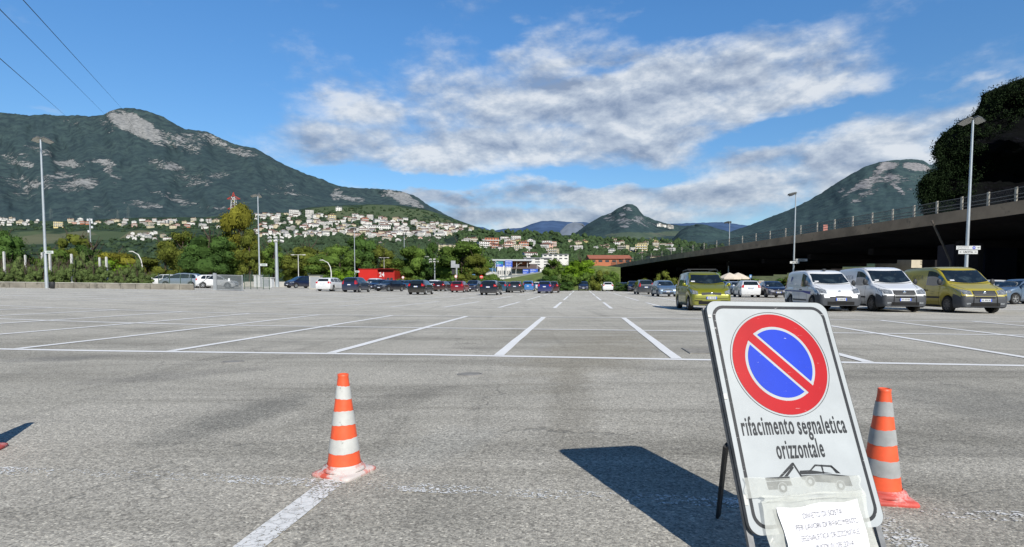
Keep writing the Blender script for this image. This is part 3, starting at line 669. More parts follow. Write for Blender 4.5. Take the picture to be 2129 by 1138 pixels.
        patch('tail_light', lambda s_, q: (0, sgn*lerp(y0, y1, s_), lerp(a, b_, q)), 4, 4, (1, 0, 0), M_TAIL, .008)
        patch('tail_light_wrap', lambda s_, q: (lerp(-h+.03, -h+.22, s_), 0, lerp(a, b_-.04*s_, q)), 4, 4, (0, -sgn, 0), M_TAIL, .008, 'tail_light')
        # mirror
        xm = x0-.12 if not van else x0-.22; mb = MB(); zz = lerp(*sp['belt'], (xm+h)/L)+.10; ym = sgn*(W/2+.07)
        mz = .075 if not van else .125
        mb.sphere((xm, ym, zz+(.06 if van else 0)), (.055, .085, mz), 12, 8); mb.bar((xm, sgn*(W/2-.09), zz-.06), (xm, ym, zz-.03), .05)
        parts.append(('wing_mirror', mb.mesh('wing_mirror', M_BLK, True), M_BLK if van or key in ('hatch', 'estate') and 0 else 'PAINT', None))
        # door gaps and handles
        gaps = [sp['side'][-1][0]-.035, sp['side'][-1][1]-.06]+([sp['side'][-2][0]-.03] if len(sp['side']) > 1 else [])
        for xg in gaps:
            patch('door_gap', lambda s_, q: (xg+lerp(-.006, .006, s_), 0, lerp(z0+.12, lerp(*sp['belt'], (xg+h)/L)+.0, q)), 1, 8, (0, -sgn, 0), M_UB, .003)
        for xg in [g_ for g_ in gaps if g_ < .4]:
            mb = MB(); p = cast((xg+.13, sgn*3, .86), (0, -sgn, 0), .02)
            if p: mb.box(p.x-.09, p.x+.09, p.y-.018, p.y+.018, p.z-.016, p.z+.016); parts.append(('door_handle', mb.mesh('door_handle', M_BLK), M_BLK if van else 'PAINT', None))
    # front furniture
    a, b_, gy = sp['grille']
    gm = M_BLK
    def fg(s_, q): s2 = s_*2-1; return (0, s2*(gy*(1-.12*(1-q) if key == 'doblo' else 1-.1*abs(q-.5)*2)), lerp(a, b_, q)-(.02*s2*s2 if key != 'doblo' else 0))
    patch('grille', fg, 12, 4, (-1, 0, 0), gm, .010)
    for k in range(3 if key != 'doblo' else 4):
        zq = lerp(a, b_, (k+.5)/(3 if key != 'doblo' else 4)); patch('grille_bar', lambda s_, q: (0, (s_*2-1)*gy*.93, zq+lerp(-.006, .006, q)), 10, 1, (-1, 0, 0), M_GRYP, .016, 'grille')
    patch('lower_intake', lambda s_, q: (0, (s_*2-1)*.50, lerp(.27, .40, q)), 10, 2, (-1, 0, 0), M_UB, .008)
    if key == 'doblo':
        patch('upper_slot', lambda s_, q: (0, (s_*2-1)*.34, lerp(.575, .62, q)), 8, 1, (-1, 0, 0), M_UB, .014)
        for s3 in (1, -1): patch('bumper_groove', lambda s_, q: (0, s3*(lerp(.40, .37, q)+lerp(0, .02, s_)), lerp(.30, .86, q)), 1, 6, (-1, 0, 0), M_UB, .016)
        for s3 in (1, -1): patch('fog_light', lambda s_, q: (0, s3*lerp(.50, .66, s_), lerp(.34, .40, q)), 3, 2, (-1, 0, 0), M_LAMP, .012)
    if key == 'agila':
        patch('bumper_crease', lambda s_, q: (0, (s_*2-1)*.72, lerp(.505, .52, q)), 12, 1, (-1, 0, 0), M_UB, .006)
        for s3 in (1, -1): patch('bumper_slot', lambda s_, q: (0, s3*lerp(.36, .66, s_), lerp(.40, .43, q)), 4, 1, (-1, 0, 0), M_UB, .008)
    zp = {'doblo': .50, 'fiorino': .49, 'agila': .53}.get(key, .46)
    for nm, sx_, zc in (('front_plate', 1, zp), ('rear_plate', -1, .80 if key not in ('saloon',) else .72)):
        if key in ('fiorino', 'doblo') and sx_ < 0: zc = .75
        p = cast((sx_*4, 0, zc), (-sx_, 0, 0), .02)
        mb = MB(); mb.box(p.x-.008, p.x+.008, -.20, .20, zc-.052, zc+.052); parts.append((nm, mb.mesh(nm, M_PLATE), M_PLATE, None))
        mb = MB(); X = p.x+sx_*.0095
        for y0, y1 in ((-.2, -.163), (.163, .2)): mb.face([(X, y0, zc-.05), (X, y1, zc-.05), (X, y1, zc+.05), (X, y0, zc+.05)])
        parts.append(('plate_band', mb.mesh('plate_band', M_PBLUE), M_PBLUE, nm))
        mb = MB()
        for k, yy in enumerate((-.125, -.085, -.03, .01, .05, .095, .13)): mb.face([(X, yy-.012, zc-.03), (X, yy+.012, zc-.03), (X, yy+.009, zc+.03), (X, yy-.010, zc+.03)])
        parts.append(('plate_characters', mb.mesh('plate_characters', M_GRYP), M_GRYP, nm))
    ze = {'doblo': .775, 'fiorino': .80, 'agila': .705}.get(key, .70)
    p = cast((4, 0, ze), (-1, 0, 0), .02); mb = MB(); re_ = .062 if key == 'doblo' else .045
    mb.lathe([(0, .012), (re_*.7, .012), (re_, .004), (re_, -.01)], 16, axis='Y'); mb.v = [Vector((p.x+v.y, v.x, p.z+v.z)) for v in mb.v]
    parts.append(('emblem', mb.mesh('emblem', M_CHR, True), M_CHR if key != 'fiorino' else M_GRYP, None))
    # wipers & dashboard slips
    patch('windscreen_base', lambda s_, q: (x0+.035-.10*(s_*2-1)**2+lerp(0, .05, q), wd(x0)*.80*(s_*2-1), T(x0)), 12, 1, (-1, 0, -1), M_UB, .005)
    for s3 in (1, -1): patch('bonnet_gap', lambda s_, q: (lerp(x0+.05, h-.22, s_), s3*(wd(lerp(x0, h, s_))*lerp(.80, .70, s_)+q*.014), T(lerp(x0+.05, h-.22, s_))), 8, 1, (0, 0, -1), M_UB, .003)
    for s3 in (1, -1): patch('sill', lambda s_, q: (lerp(sp['wx'][0]+ra+.02, sp['wx'][1]-ra-.02, s_), 0, lerp(z0+.02, z0+.10, q)), 6, 1, (0, -s3, 0), M_BLK, .004)
    patch('wiper', lambda s_, q: (x0-.05-.05*s_, lerp(-.55, .05, s_)+q*.015, T(x0-.05-.05*s_)+q*.012), 6, 1, (-1, 0, -1), M_UB, .022)
    patch('parking_slip', lambda s_, q: (lerp(x0-.10, x0-.16, q), lerp(-.62, -.47, s_), T(lerp(x0-.10, x0-.16, q))), 2, 2, (-1, 0, -1), M_PLATE, .012)
    mb = MB(); mb.box(-h+.25, h-.3, -(W/2-.24), W/2-.24, .21, .80); parts.append(('underbody', mb.mesh('underbody', M_UB), M_UB, None))
    # side rubbing strip
    if key == 'doblo':
        for s3 in (1, -1):
            patch('rubbing_strip', lambda s_, q: (lerp(-.12, .90, s_), 0, lerp(.545, .615, q)), 6, 1, (0, -s3, 0), M_BLK, .014)
            patch('rubbing_strip', lambda s_, q: (lerp(-.86, -.16, s_), 0, lerp(.545, .615, q)), 6, 1, (0, -s3, 0), M_BLK, .014)
            patch('rear_roof_edge', lambda s_, q: (lerp(-1.9, .55, s_), s3*(wd(0)*.765)+lerp(-.012, .012, q), 2.0), 20, 1, (0, 0, -1), M_UB, .004)
    if key == 'fiorino':
        for s3 in (1, -1): patch('rubbing_strip', lambda s_, q: (lerp(-.72, .78, s_), 0, lerp(.40, .46, q)), 8, 1, (0, -s3, 0), M_GRYP, .014)
    for xw in sp['wx']:
        for sgn in (1, -1): parts.append(('WHEEL', (xw, sgn*(W/2-.11), r), sgn, None))
    sp['bvh'] = bvh; sp['parts'] = parts; sp['T'] = T; sp['wd'] = wd; return parts
_wh = {}
def wheel_meshes(r, sgn, van):
    k = (r, sgn, van)
    if k in _wh: return _wh[k]
    mb = MB(); s_ = sgn; wdt = .19
    prof = [(r*.64, s_*.075), (r*.70, s_*.092), (r*.86, s_*.098), (r*.96, s_*.086), (r, s_*.06), (r, -s_*.06), (r*.95, -s_*.095), (r*.6, -s_*.095)]
    mb.lathe(prof, 32, axis='Y'); ty = mb.mesh('tyre', M_TYRE, True)
    mb = MB(); m2 = M_RIMD if van else M_RIM
    mb.lathe([(0, s_*.074), (r*.14, s_*.074), (r*.2, s_*.066), (r*.24, s_*.045), (r*.56, s_*.035), (r*.60, s_*.078), (r*.655, s_*.080)], 28, m2, axis='Y')
    n = 9 if van else 5
    for i in range(n):
        a = 2*math.pi*i/n; Mx = Matrix.Rotation(-a, 4, 'Y'); w0 = .026 if van else .034
        y0, y1 = (s_*.045, s_*.070)
        mb.box(-w0, w0, min(y0, y1), max(y0, y1), r*.15, r*.60, m2, Mx)
        Mx2 = Matrix.Rotation(-(a+math.pi/n), 4, 'Y'); yy = s_*.0475; c = [Mx2 @ Vector(q) for q in ((-.022, yy, r*.30), (.022, yy, r*.30), (.034, yy, r*.52), (-.034, yy, r*.52))]; mb.face(c, M_UB)
    _wh[k] = (ty, mb.mesh('rim', None, False)); return _wh[k]
def car(key, paint, px, Y, head, label, name='parked_car', cat='car', group=None, dx=0, simple=False):
    """head in degrees from +Y, clockwise; the car drives towards +x local"""
    parts = car_parts(key); sp = TYPES[key]; p = ax(px, Y); p.x += dx
    e = empty(name, p, R(90-head), label=label, cat=cat, group=group)
    hd = Vector((math.sin(R(head)), math.cos(R(head)), 0)); L = sp['L']*.32
    za, zb_ = gz(p.x+hd.x*L, p.y+hd.y*L), gz(p.x-hd.x*L, p.y-hd.y*L); e.rotation_euler = (0, -math.atan2(za-zb_, 2*L), R(90-head)); e.location.z = (za+zb_)/2
    made = {}
    for nm, me, m, par in parts:
        if nm == 'WHEEL':
            (x, y, z), sgn = me, m; w_ = empty('wheel', (x, y, z)); w_.parent = e; ty, ri = wheel_meshes(sp['r'], sgn, bool(sp.get('van')))
            for n2, m2 in (('tyre', ty), ('rim', ri)): link(bpy.data.objects.new(n2, m2), w_)
            continue
        if simple and nm in ('door_gap', 'wiper', 'plate_characters', 'grille_bar', 'door_handle', 'parking_slip', 'bumper_groove', 'bonnet_gap', 'windscreen_base'): continue
        o = bpy.data.objects.new(nm, me); pr = e
        if par and par in made: pr = made[par]
        link(o, pr); made[nm] = o
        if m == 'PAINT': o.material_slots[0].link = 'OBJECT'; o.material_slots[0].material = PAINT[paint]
    return e
H0 = 7.0; FR = 187.0
# near vehicles
ag = car('agila', 'green', 1459, 24.2, FR-1, 'olive green small people carrier with black roof rails, nearest car to the sign')
for s_ in (1, -1):
    mb = MB(); mb.tube([(-1.3, s_*.56, 1.585), (-1.2, s_*.56, 1.67), (-.3, s_*.56, 1.70), (.25, s_*.56, 1.675), (.36, s_*.56, 1.60)], .022, 8); mb.build('roof_rail', M_BLK, ag, smooth=True)
mb = MB(); mb.box(-.12, -.06, -.60, .60, 1.70, 1.735); mb.build('roof_bar', M_BLK, ag)
def drape(e, key, name, body, size, x, z, sgn, m, shear=0, bold=0, depth=.014, axis='side', width=None):
    V, F = text_mesh(body, size, 1, bold, shear); bv = TYPES[key]['bvh']; mn = min(v.x for v in V); mxx = max(v.x for v in V); k = (width/(mxx-mn)) if width else 1; out = []
    for v in V:
        d = Vector((0, -sgn, 0)); X = x+sgn*(-(v.x-mn)*k)*1.0
        hit = bv.ray_cast(Vector((X, sgn*3, z+v.y)), d); 
        out.append((hit[0]-d*depth) if hit[0] else Vector((X, sgn*.8, z+v.y)))
    mb = MB(); mb.v = out; mb.f = F; mb.m = [0]*len(F); return mb.build(name, m, e)
def dpoly(e, key, name, pts, sgn, m, depth=.012, sub=1):
    bv = TYPES[key]['bvh']; d = Vector((0, -sgn, 0)); out = []
    for x, z in pts:
        hit = bv.ray_cast(Vector((x, sgn*3, z)), d); out.append(hit[0]-d*depth if hit[0] else Vector((x, sgn*.85, z)))
    mb = MB(); mb.face(out); return mb.build(name, m, e)
M_LB = mat('livery_blue', (.045, .055, .28, 1), .5, var=.1); M_LT = mat('livery_text', (.16, .17, .22, 1), .5, var=.2); M_CB = mat('badge_blue', (.06, .09, .30, 1), .5, var=.1)
fi = car('fiorino', 'white', 1706, 24.3, FR, 'small white van with dark grey bumpers and a thin blue side stripe', 'delivery_van', 'van')
for sgn in (-1,):
    N = 16
    for (xa, xb, za, zb_) in ((-1.85, .35, .80, .79), (.35, 1.28, .79, .72)):
        bv = TYPES['fiorino']['bvh']; mb = MB(); rows = []
        for i in range(N+1):
            x = lerp(xa, xb, i/N); z = lerp(za, zb_, i/N); hgt = .022+ (.045*max(0, (x-.2)/1.1) if x > .2 else 0)
            row = []
            for zz in (z-hgt, z+hgt):
                hit = bv.ray_cast(Vector((x, sgn*3, zz)), Vector((0, -sgn, 0))); row.append((hit[0] or Vector((x, sgn*.80, zz)))+Vector((0, sgn*.010, 0)))
            rows.append(row)
        mb.grid(rows); mb.build('blue_stripe', M_LB, fi, smooth=True)
    dpoly(fi, 'fiorino', 'badge', [(-1.22, 1.22), (-1.12, 1.20), (-1.02, 1.38), (-1.10, 1.44), (-1.20, 1.40)], sgn, M_CB)
    drape(fi, 'fiorino', 'lettering', 'ACCA', .09, -1.42, 1.10, sgn, mat('pale_text', (.42, .46, .62, 1), .6, var=.05), .3, width=.5)
mb = MB(); mb.sphere((0, 0, 0), (.06, .10, .05), 10, 6); o = mb.build('roof_aerial', M_BLK, fi, smooth=True); o.location = (.30, 0, 1.70)
for xb_ in (-.1, -1.2): mb = MB(); mb.bar((xb_, -.60, 1.695), (xb_, .60, 1.695), .04); mb.build('roof_bar', M_BLK, fi)
def doblo(paint, px, Y, label, txt=True):
    d = car('doblo', paint, px, Y, FR, label, 'delivery_van', 'van'); sgn = -1
    TC = M_LT if paint == 'white' else mat('livery_olive', (.12, .125, .06, 1), .5, var=.2)
    drape(d, 'doblo', 'lettering', 'G.ACCA', .26, -1.40, 1.30, sgn, TC, .25, bold=-.002, width=1.02)
    bv = TYPES['doblo']['bvh']
    def P(a, r_, x, z):
        hit = bv.ray_cast(Vector((x+r_*math.cos(a), sgn*3, z+r_*math.sin(a))), Vector((0, 1, 0))); return hit[0]+Vector((0, sgn*.012, 0))
    mb = MB(); mb.face([P(2*math.pi*i/20, .155, -1.66, 1.38) for i in range(20)]); mb.build('round_badge', M_CB, d)
    mb = MB(); n = 10
    for i in range(n):
        a0, a1 = R(60+240*i/n), R(60+240*(i+1)/n); mb.face([P(a0, .105, -1.66, 1.38)+Vector((0, -.004, 0)), P(a1, .105, -1.66, 1.38)+Vector((0, -.004, 0)), P(a1, .06, -1.66, 1.38)+Vector((0, -.004, 0)), P(a0, .06, -1.66, 1.38)+Vector((0, -.004, 0))])
    mb.build('badge_letter', M_PLATE, d)
    dpoly(d, 'doblo', 'door_lock', [(-.20, .84), (-.11, .91), (-.02, .84), (-.11, .77)], sgn, M_UB, .014)
    drape(d, 'doblo', 'door_lettering', 'G.ACCA', .07, .28, .70, sgn, TC, 0, width=.24)
    drape(d, 'doblo', 'door_lettering', 'TRENTO', .05, .30, .63+.15, sgn, TC, 0, width=.28)
    return d
doblo('white', 1824, 23.9, 'white delivery van standing between the small white van and the mustard yellow one')
doblo('yellow', 1974, 23.1, 'mustard yellow delivery van, rightmost of the three vans')
# the rest of the cars, left to right
G = None
for key, pc, px, Y, hd, lab in (
  ('estate', 'white', 345, 66, 275, 'white car half hidden behind a silver people carrier beyond the concrete wall'),
  ('mpv', 'silver', 378, 62, 262, 'silver people carrier beyond the low concrete wall, its flank to us'),
  ('hatch', 'white', 413, 64, 350, 'white hatchback seen from behind between the silver carrier and the gate'),
  ('hatch', 'white', 452, 62, 80, 'white car parked behind the grey mesh gate panel'),
  ('mpv', 'white', 622, 92, 215, 'white car whose roof shows above the navy people carrier'),
  ('mpv', 'navy', 626, 76, 215, 'navy people carrier by the concrete meter cabin'),
  ('estate', 'white', 690, 62, 7, 'white estate car seen from behind beside a slate blue one'),
  ('mpv', 'slate', 742, 61, 7, 'slate blue people carrier seen from behind right of the white estate'),
  ('mpv', 'white', 777, 84, 190, 'small white van in front of the red kiosk building'),
  ('hatch', 'navy', 789, 76, 200, 'navy hatchback tucked behind the dark saloon near the red building'),
  ('saloon', 'dgrey', 811, 71, 205, 'dark grey saloon facing us in front of the red building'),
  ('hatch', 'navy', 834, 96, 190, 'dark blue hatchback just right of the red building'),
  ('hatch', 'teal', 852, 88, 195, 'dull teal hatchback beside the black car'),
  ('hatch', 'black', 876, 57, 7, 'black hatchback seen from behind with a white number plate, left of centre'),
  ('mpv', 'white', 902, 84, 187, 'white people carrier just right of the black hatchback'),
  ('estate', 'maroon', 921, 82, 10, 'maroon car with a broad red tail between white and crimson cars'),
  ('hatch', 'dgrey', 939, 90, 187, 'dark grey hatchback left of the crimson one'),
  ('hatch', 'crimson', 957, 73, 8, 'crimson hatchback seen from behind'),
  ('suv', 'navy', 984, 81, 190, 'navy off-roader facing us, right of the crimson hatchback'),
  ('hatch', 'grey', 1001, 90, 187, 'grey hatchback half hidden by the dark estate'),
  ('estate', 'dgrey', 1022, 57, 7, 'dark grey estate car seen from behind near the centre'),
  ('hatch', 'teal', 1043, 74, 5, 'teal car peeping out right of the dark grey estate'),
  ('hatch', 'black', 1057, 96, 187, 'black car far back left of the charcoal hatchback'),
  ('hatch', 'grey', 1074, 73, 8, 'charcoal hatchback left of the light blue van'),
  ('mpv', 'sky', 1100, 86, 7, 'light blue van seen from behind'),
  ('hatch', 'white', 1114, 100, 190, 'small white car right of the light blue van'),
  ('hatch', 'blue', 1134, 68, 7, 'dark blue hatchback seen from behind left of the painted lane'),
  ('hatch', 'maroon', 1149, 73, 7, 'maroon hatchback mostly hidden by the dark blue one'),
  ('mpv', 'slate', 1213, 96, 187, 'lone slate blue car at the far end of the centre lane'),
  ('hatch', 'white', 1263, 90, 7, 'white hatchback at the far end right of the centre lane'),
  ('suv', 'grey', 1279, 98, 187, 'grey car partly behind the far white hatchback'),
  ('saloon', 'black', 1297, 92, 200, 'black saloon in the shade of the bridge'),
  ('mpv', 'navy', 1316, 86, 187, 'navy car left of the grey rear-facing hatchback'),
  ('mpv', 'grey', 1338, 63, 5, 'grey people carrier seen from behind with red lamps'),
  ('hatch', 'bsilver', 1380, 52, 184, 'silver blue hatchback with a wide mouth grille facing us'),
  ('hatch', 'blue', 1502, 66, 187, 'blue car behind the olive people carrier'),
  ('hatch', 'silver', 1530, 62, 187, 'silver car partly behind the white hatchback near the parasol'),
  ('hatch', 'white', 1552, 50, 12, 'white hatchback seen from behind right of the olive people carrier'),
  ('saloon', 'navy', 1604, 49, 190, 'navy saloon facing us beside the small white van'),
  ('hatch', 'white', 2072, 38, 187, 'white car showing over the bonnet of the yellow van'),
  ('hatch', 'bsilver', 2122, 33, 262, 'silver blue car cut off by the right edge of the photo')):
    car(key, pc, px, Y, hd, lab, simple=Y > 55)
# ------------------------------------------------------------------ mountains and hills
def fbm(x, y, z=0, o=4):
    s_ = 0; a = 1; f = 1; n_ = 0
    for i in range(o): s_ += a*noise.noise(Vector((x*f, y*f, z+i*7.3))); n_ += a; a *= .5; f *= 2.1
    return s_/n_
def m_hill(name, dark, light, rockc, fscale, haze=(0, 0, 0), hz=0.0, fields=None, rs=.02, bs=1.0):
    m, t, b, out = newmat(name); p = t.add('ShaderNodeNewGeometry').outputs['Position']
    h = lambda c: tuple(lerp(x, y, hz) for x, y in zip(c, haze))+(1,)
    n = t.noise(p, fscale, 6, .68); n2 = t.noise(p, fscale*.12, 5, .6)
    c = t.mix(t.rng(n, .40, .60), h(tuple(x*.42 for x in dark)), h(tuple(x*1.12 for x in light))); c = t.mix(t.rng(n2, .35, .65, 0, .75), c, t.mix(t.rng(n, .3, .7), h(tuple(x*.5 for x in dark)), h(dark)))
    if fields:
        at_ = t.add('ShaderNodeAttribute', attribute_name='field').outputs['Fac']
        vo = t.add('ShaderNodeTexVoronoi', {'Vector': t.add('ShaderNodeMapping', {'Vector': p, 'Scale': (1, .5, 1.5)}).outputs[0], 'Scale': .011}); fc = t.ramp(t.add('ShaderNodeSeparateColor', {0: vo.outputs['Color']}).outputs[0], [(0, h((.07, .10, .045))), (.4, h((.10, .13, .06))), (.7, h((.16, .16, .09))), (1, h((.055, .085, .04)))])
        c = t.mix(t.m('MULTIPLY', t.rng(t.m('ADD', at_, t.m('MULTIPLY', t.m('SUBTRACT', t.noise(p, .02, 4, .6), .5), .8)), .45, .6), .85), c, fc)
    a = t.add('ShaderNodeAttribute', attribute_name='rock').outputs['Fac']
    mp = t.add('ShaderNodeMapping', {'Vector': p, 'Rotation': (0, R(25), 0), 'Scale': (1, .6, 2.2)}).outputs[0]
    r1 = t.noise(mp, rs, 9, .70, dist=.6); r2 = t.noise(mp, rs*5, 6, .7)
    k = t.m('ADD', t.m('MULTIPLY', a, .74), t.m('ADD', t.m('MULTIPLY', t.m('SUBTRACT', r1, .5), 2.4), t.m('MULTIPLY', t.m('SUBTRACT', r2, .5), 1.5)))
    k = t.m('MULTIPLY', t.rng(k, .44, .62), t.rng(a, .02, .15))
    rc = t.mix(t.rng(r2, .32, .66), h(tuple(x*.35 for x in rockc)), h(rockc)); c = t.mix(k, c, rc)
    setc(t, b, c); b.inputs['Roughness'].default_value = .95; b.inputs['Specular IOR Level'].default_value = .1
    t.l.new(t.add('ShaderNodeBump', {'Strength': .8, 'Distance': 6*bs/ max(fscale*40, .5), 'Height': t.m('ADD', n, t.m('MULTIPLY', r1, k))}).outputs[0], b.inputs['Normal'])
    return m
def mountain(name, ridge, base, Yb, Yt, m, px0, px1, step=4, nr=90, rocks=(), fields=(), rough=1.0, jag=.8, prof=1.0, seed=0, back=1.25, relief=.06, kind='structure', z_fix=None):
    cols = int((px1-px0)/step)+1; V = []; rock = []; fld = []
    rbase = base if hasattr(base, '__len__') else [(0, base)]
    for i in range(nr+6):
        q = min(1, i/nr)
        for j in range(cols):
            px = px0+step*j; yr = interp(px, ridge); yb = interp(px, rbase)
            if yr > yb-1: yr = yb-1
            w_ = 1-max(0, (q-.93)/.07)
            py = lerp(yb, yr, q)+(jag*noise.noise(Vector((px*.33, q*40, seed)))+jag*1.1*noise.noise(Vector((px*.09, q*9, seed+5))))*(1 if q > .99 else .18)
            g_ = fbm(px*.012+seed, q*2.2+px*.004, seed, 5); Y = lerp(Yb, Yt, q**prof)*(1+relief*g_*min(1, q*4+.0)*(.35+.65*w_))
            if i > nr: 
                k = (i-nr)/5; p = at(px, interp(px, ridge), Yt*(1+relief*fbm(px*.012+seed, 2.2+px*.004, seed, 5)*.35)); p = Vector((p.x*(1+(back-1)*k), p.y*(1+(back-1)*k), p.z*(1-.9*k*k)))
            else: p = at(px, py, Y)
            V.append(p); r_ = 0
            for (rx, ry, rw_, rh_, tl, gn) in rocks:
                dx, dy = px-rx, py-ry; c, s_ = math.cos(R(tl)), math.sin(R(tl)); u_ = (dx*c+dy*s_)/rw_; v_ = (-dx*s_+dy*c)/rh_; r_ = max(r_, gn*max(0, 1-(u_*u_+v_*v_))**.5) if u_*u_+v_*v_ < 1 else r_
            rock.append(r_ if i <= nr else 0); f_ = 0
            for (rx, ry, rw_, rh_, gn) in fields:
                q2 = ((px-rx)/rw_)**2+((py-ry)/rh_)**2
                if q2 < 1: f_ = max(f_, gn*(1-q2))
            fld.append(f_)
    mb = MB(); mb.v = V
    for i in range(nr+5):
        for j in range(cols-1): mb.f.append((i*cols+j, i*cols+j+1, (i+1)*cols+j+1, (i+1)*cols+j)); mb.m.append(0)
    me = mb.mesh(name, m, True)
    for nm, dat in (('rock', rock), ('field', fld)):
        at_ = me.attributes.new(nm, 'FLOAT', 'POINT'); at_.data.foreach_set('value', dat)
    o = bpy.data.objects.new(name, me); link(o); tag(o, kind=kind); return o
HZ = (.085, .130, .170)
ridgeL = [(-500, 215), (-200, 228), (0, 234), (30, 237), (60, 240), (95, 238), (125, 241), (160, 240), (190, 242), (215, 239), (228, 231), (250, 225), (280, 225), (305, 231), (325, 238), (340, 243), (360, 256), (385, 269), (410, 271), (430, 274), (460, 288), (490, 301), (530, 308), (555, 322), (580, 337), (610, 351), (640, 363), (670, 373), (695, 384), (715, 389), (740, 391), (790, 393), (830, 397), (860, 406), (890, 426), (920, 443), (950, 458), (980, 472), (1010, 485), (1040, 500), (1080, 520)]
rocksL = [(285, 262, 64, 22, 30, 1.6), (250, 252, 40, 17, 40, 1.2), (268, 255, 55, 22, 25, 1.1), (150, 255, 25, 9, 10, .5), (225, 262, 25, 13, 30, .55), (350, 288, 65, 20, 12, .85), (385, 295, 55, 26, 15, .75), (450, 293, 60, 13, 25, .75), (500, 316, 50, 10, 15, .75),
          (85, 315, 40, 9, 18, .8), (20, 325, 45, 10, -3, .65), (45, 340, 35, 9, 8, .85), (145, 340, 42, 10, 3, .9), (210, 338, 38, 9, 5, .85), (120, 370, 60, 15, 0, .7), (160, 385, 55, 18, -12, .8), (60, 380, 70, 16, 8, .65), (225, 355, 14, 9, 0, .7),
          (345, 345, 45, 12, 8, .8), (330, 340, 30, 9, 20, .6), (400, 375, 50, 18, 8, .62), (450, 365, 30, 10, 0, .6), (300, 425, 50, 9, 6, .68), (385, 422, 45, 9, 12, .68), (350, 408, 40, 9, 12, .5), (210, 436, 26, 7, 5, .7), (450, 432, 30, 6, 0, .5), (560, 402, 30, 6, 0, .5), (600, 385, 20, 5, 5, .5), (240, 370, 14, 16, 0, .55),
          (700, 405, 14, 16, 40, .85), (725, 413, 35, 6, 12, .85), (748, 415, 14, 5, 20, .8), (808, 402, 26, 10, 0, .75), (838, 412, 26, 14, 22, 1.3), (862, 423, 26, 9, 30, 1.1), (600, 400, 60, 18, 10, .35), (30, 400, 60, 20, 0, .4)]
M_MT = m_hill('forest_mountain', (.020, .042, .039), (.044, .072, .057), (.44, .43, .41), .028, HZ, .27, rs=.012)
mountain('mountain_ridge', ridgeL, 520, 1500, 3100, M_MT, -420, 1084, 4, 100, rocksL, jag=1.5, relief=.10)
# village hill in front of it
hillT = [(-500, 455), (-100, 460), (0, 458), (120, 460), (200, 457), (300, 452), (420, 452), (520, 446), (600, 442), (640, 432), (700, 428), (770, 425), (830, 427), (880, 434), (930, 450), (980, 468), (1010, 478), (1060, 486), (1130, 488), (1200, 490), (1300, 500)]
HB, HY0, HY1 = 596, 230, 1450
def hpt(px, py):
    yt = interp(px, hillT); q = max(0, min(1, (HB-py)/(HB-yt))); return at(px, py, lerp(HY0, HY1, q))
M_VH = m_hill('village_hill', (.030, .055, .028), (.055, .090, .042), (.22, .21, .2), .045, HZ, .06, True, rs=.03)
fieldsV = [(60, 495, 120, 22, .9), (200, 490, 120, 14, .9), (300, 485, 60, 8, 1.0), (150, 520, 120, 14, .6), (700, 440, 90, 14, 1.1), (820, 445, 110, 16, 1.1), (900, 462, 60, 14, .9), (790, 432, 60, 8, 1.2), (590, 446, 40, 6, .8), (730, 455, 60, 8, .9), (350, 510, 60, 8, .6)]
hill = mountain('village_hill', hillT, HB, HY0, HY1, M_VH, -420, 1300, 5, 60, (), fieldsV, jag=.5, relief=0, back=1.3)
# centre town slope, right of the village
townT = [(900, 510), (960, 484), (1050, 484), (1120, 486), (1180, 490), (1240, 496), (1330, 500), (1420, 505), (1500, 515), (1600, 528), (1750, 545), (2000, 556), (2200, 560)]
TB, TY0, TY1 = 597, 210, 1000
def tpt(px, py):
    yt = interp(px, townT); q = max(0, min(1, (TB-py)/(TB-yt))); return at(px, py, lerp(TY0, TY1, q))
M_TH = m_hill('town_slope', (.026, .048, .028), (.055, .085, .042), (.2, .2, .2), .06, HZ, .05, True, rs=.03)
mountain('town_slope', townT, TB, TY0, TY1, M_TH, 900, 2200, 5, 40, (), [(1450, 470, 80, 12, .8), (1800, 570, 200, 20, 1)], jag=.6, relief=0, back=1.2)
# the pointed hill
peak = [(1150, 500), (1185, 494), (1200, 482), (1225, 464), (1250, 450), (1270, 443), (1283, 434), (1296, 428), (1303, 424.5), (1316, 425), (1325, 431), (1331, 440), (1338, 448), (1360, 457), (1385, 465), (1420, 470), (1450, 468), (1480, 478), (1540, 490), (1700, 520)]
M_PK = m_hill('peak_forest', (.020, .048, .044), (.044, .078, .060), (.36, .36, .37), .03, HZ, .24, True, rs=.016)
mountain('pointed_hill', peak, 512, 1500, 2600, M_PK, 1150, 1700, 3, 70, [(1305, 434, 14, 5, 10, .9), (1270, 448, 14, 6, 30, .8), (1266, 455, 14, 7, 0, .7), (1293, 446, 10, 5, 0, .8), (1300, 461, 22, 10, 0, .85), (1325, 456, 18, 9, 0, .9), (1340, 465, 20, 8, 10, .7), (1298, 471, 14, 4, 0, .9), (1365, 466, 12, 4, 0, .5)],
         [(1320, 490, 90, 10, .9), (1400, 486, 60, 8, .8)], jag=.9, relief=.10, seed=3)
# wooded knoll
knoll = [(1395, 500), (1412, 482), (1430, 470), (1450, 466), (1470, 468), (1490, 475), (1530, 486), (1600, 500)]
mountain('wooded_knoll', knoll, 520, 1100, 1500, M_PK, 1395, 1600, 3, 40, (), (), jag=1.3, relief=.08, seed=9)
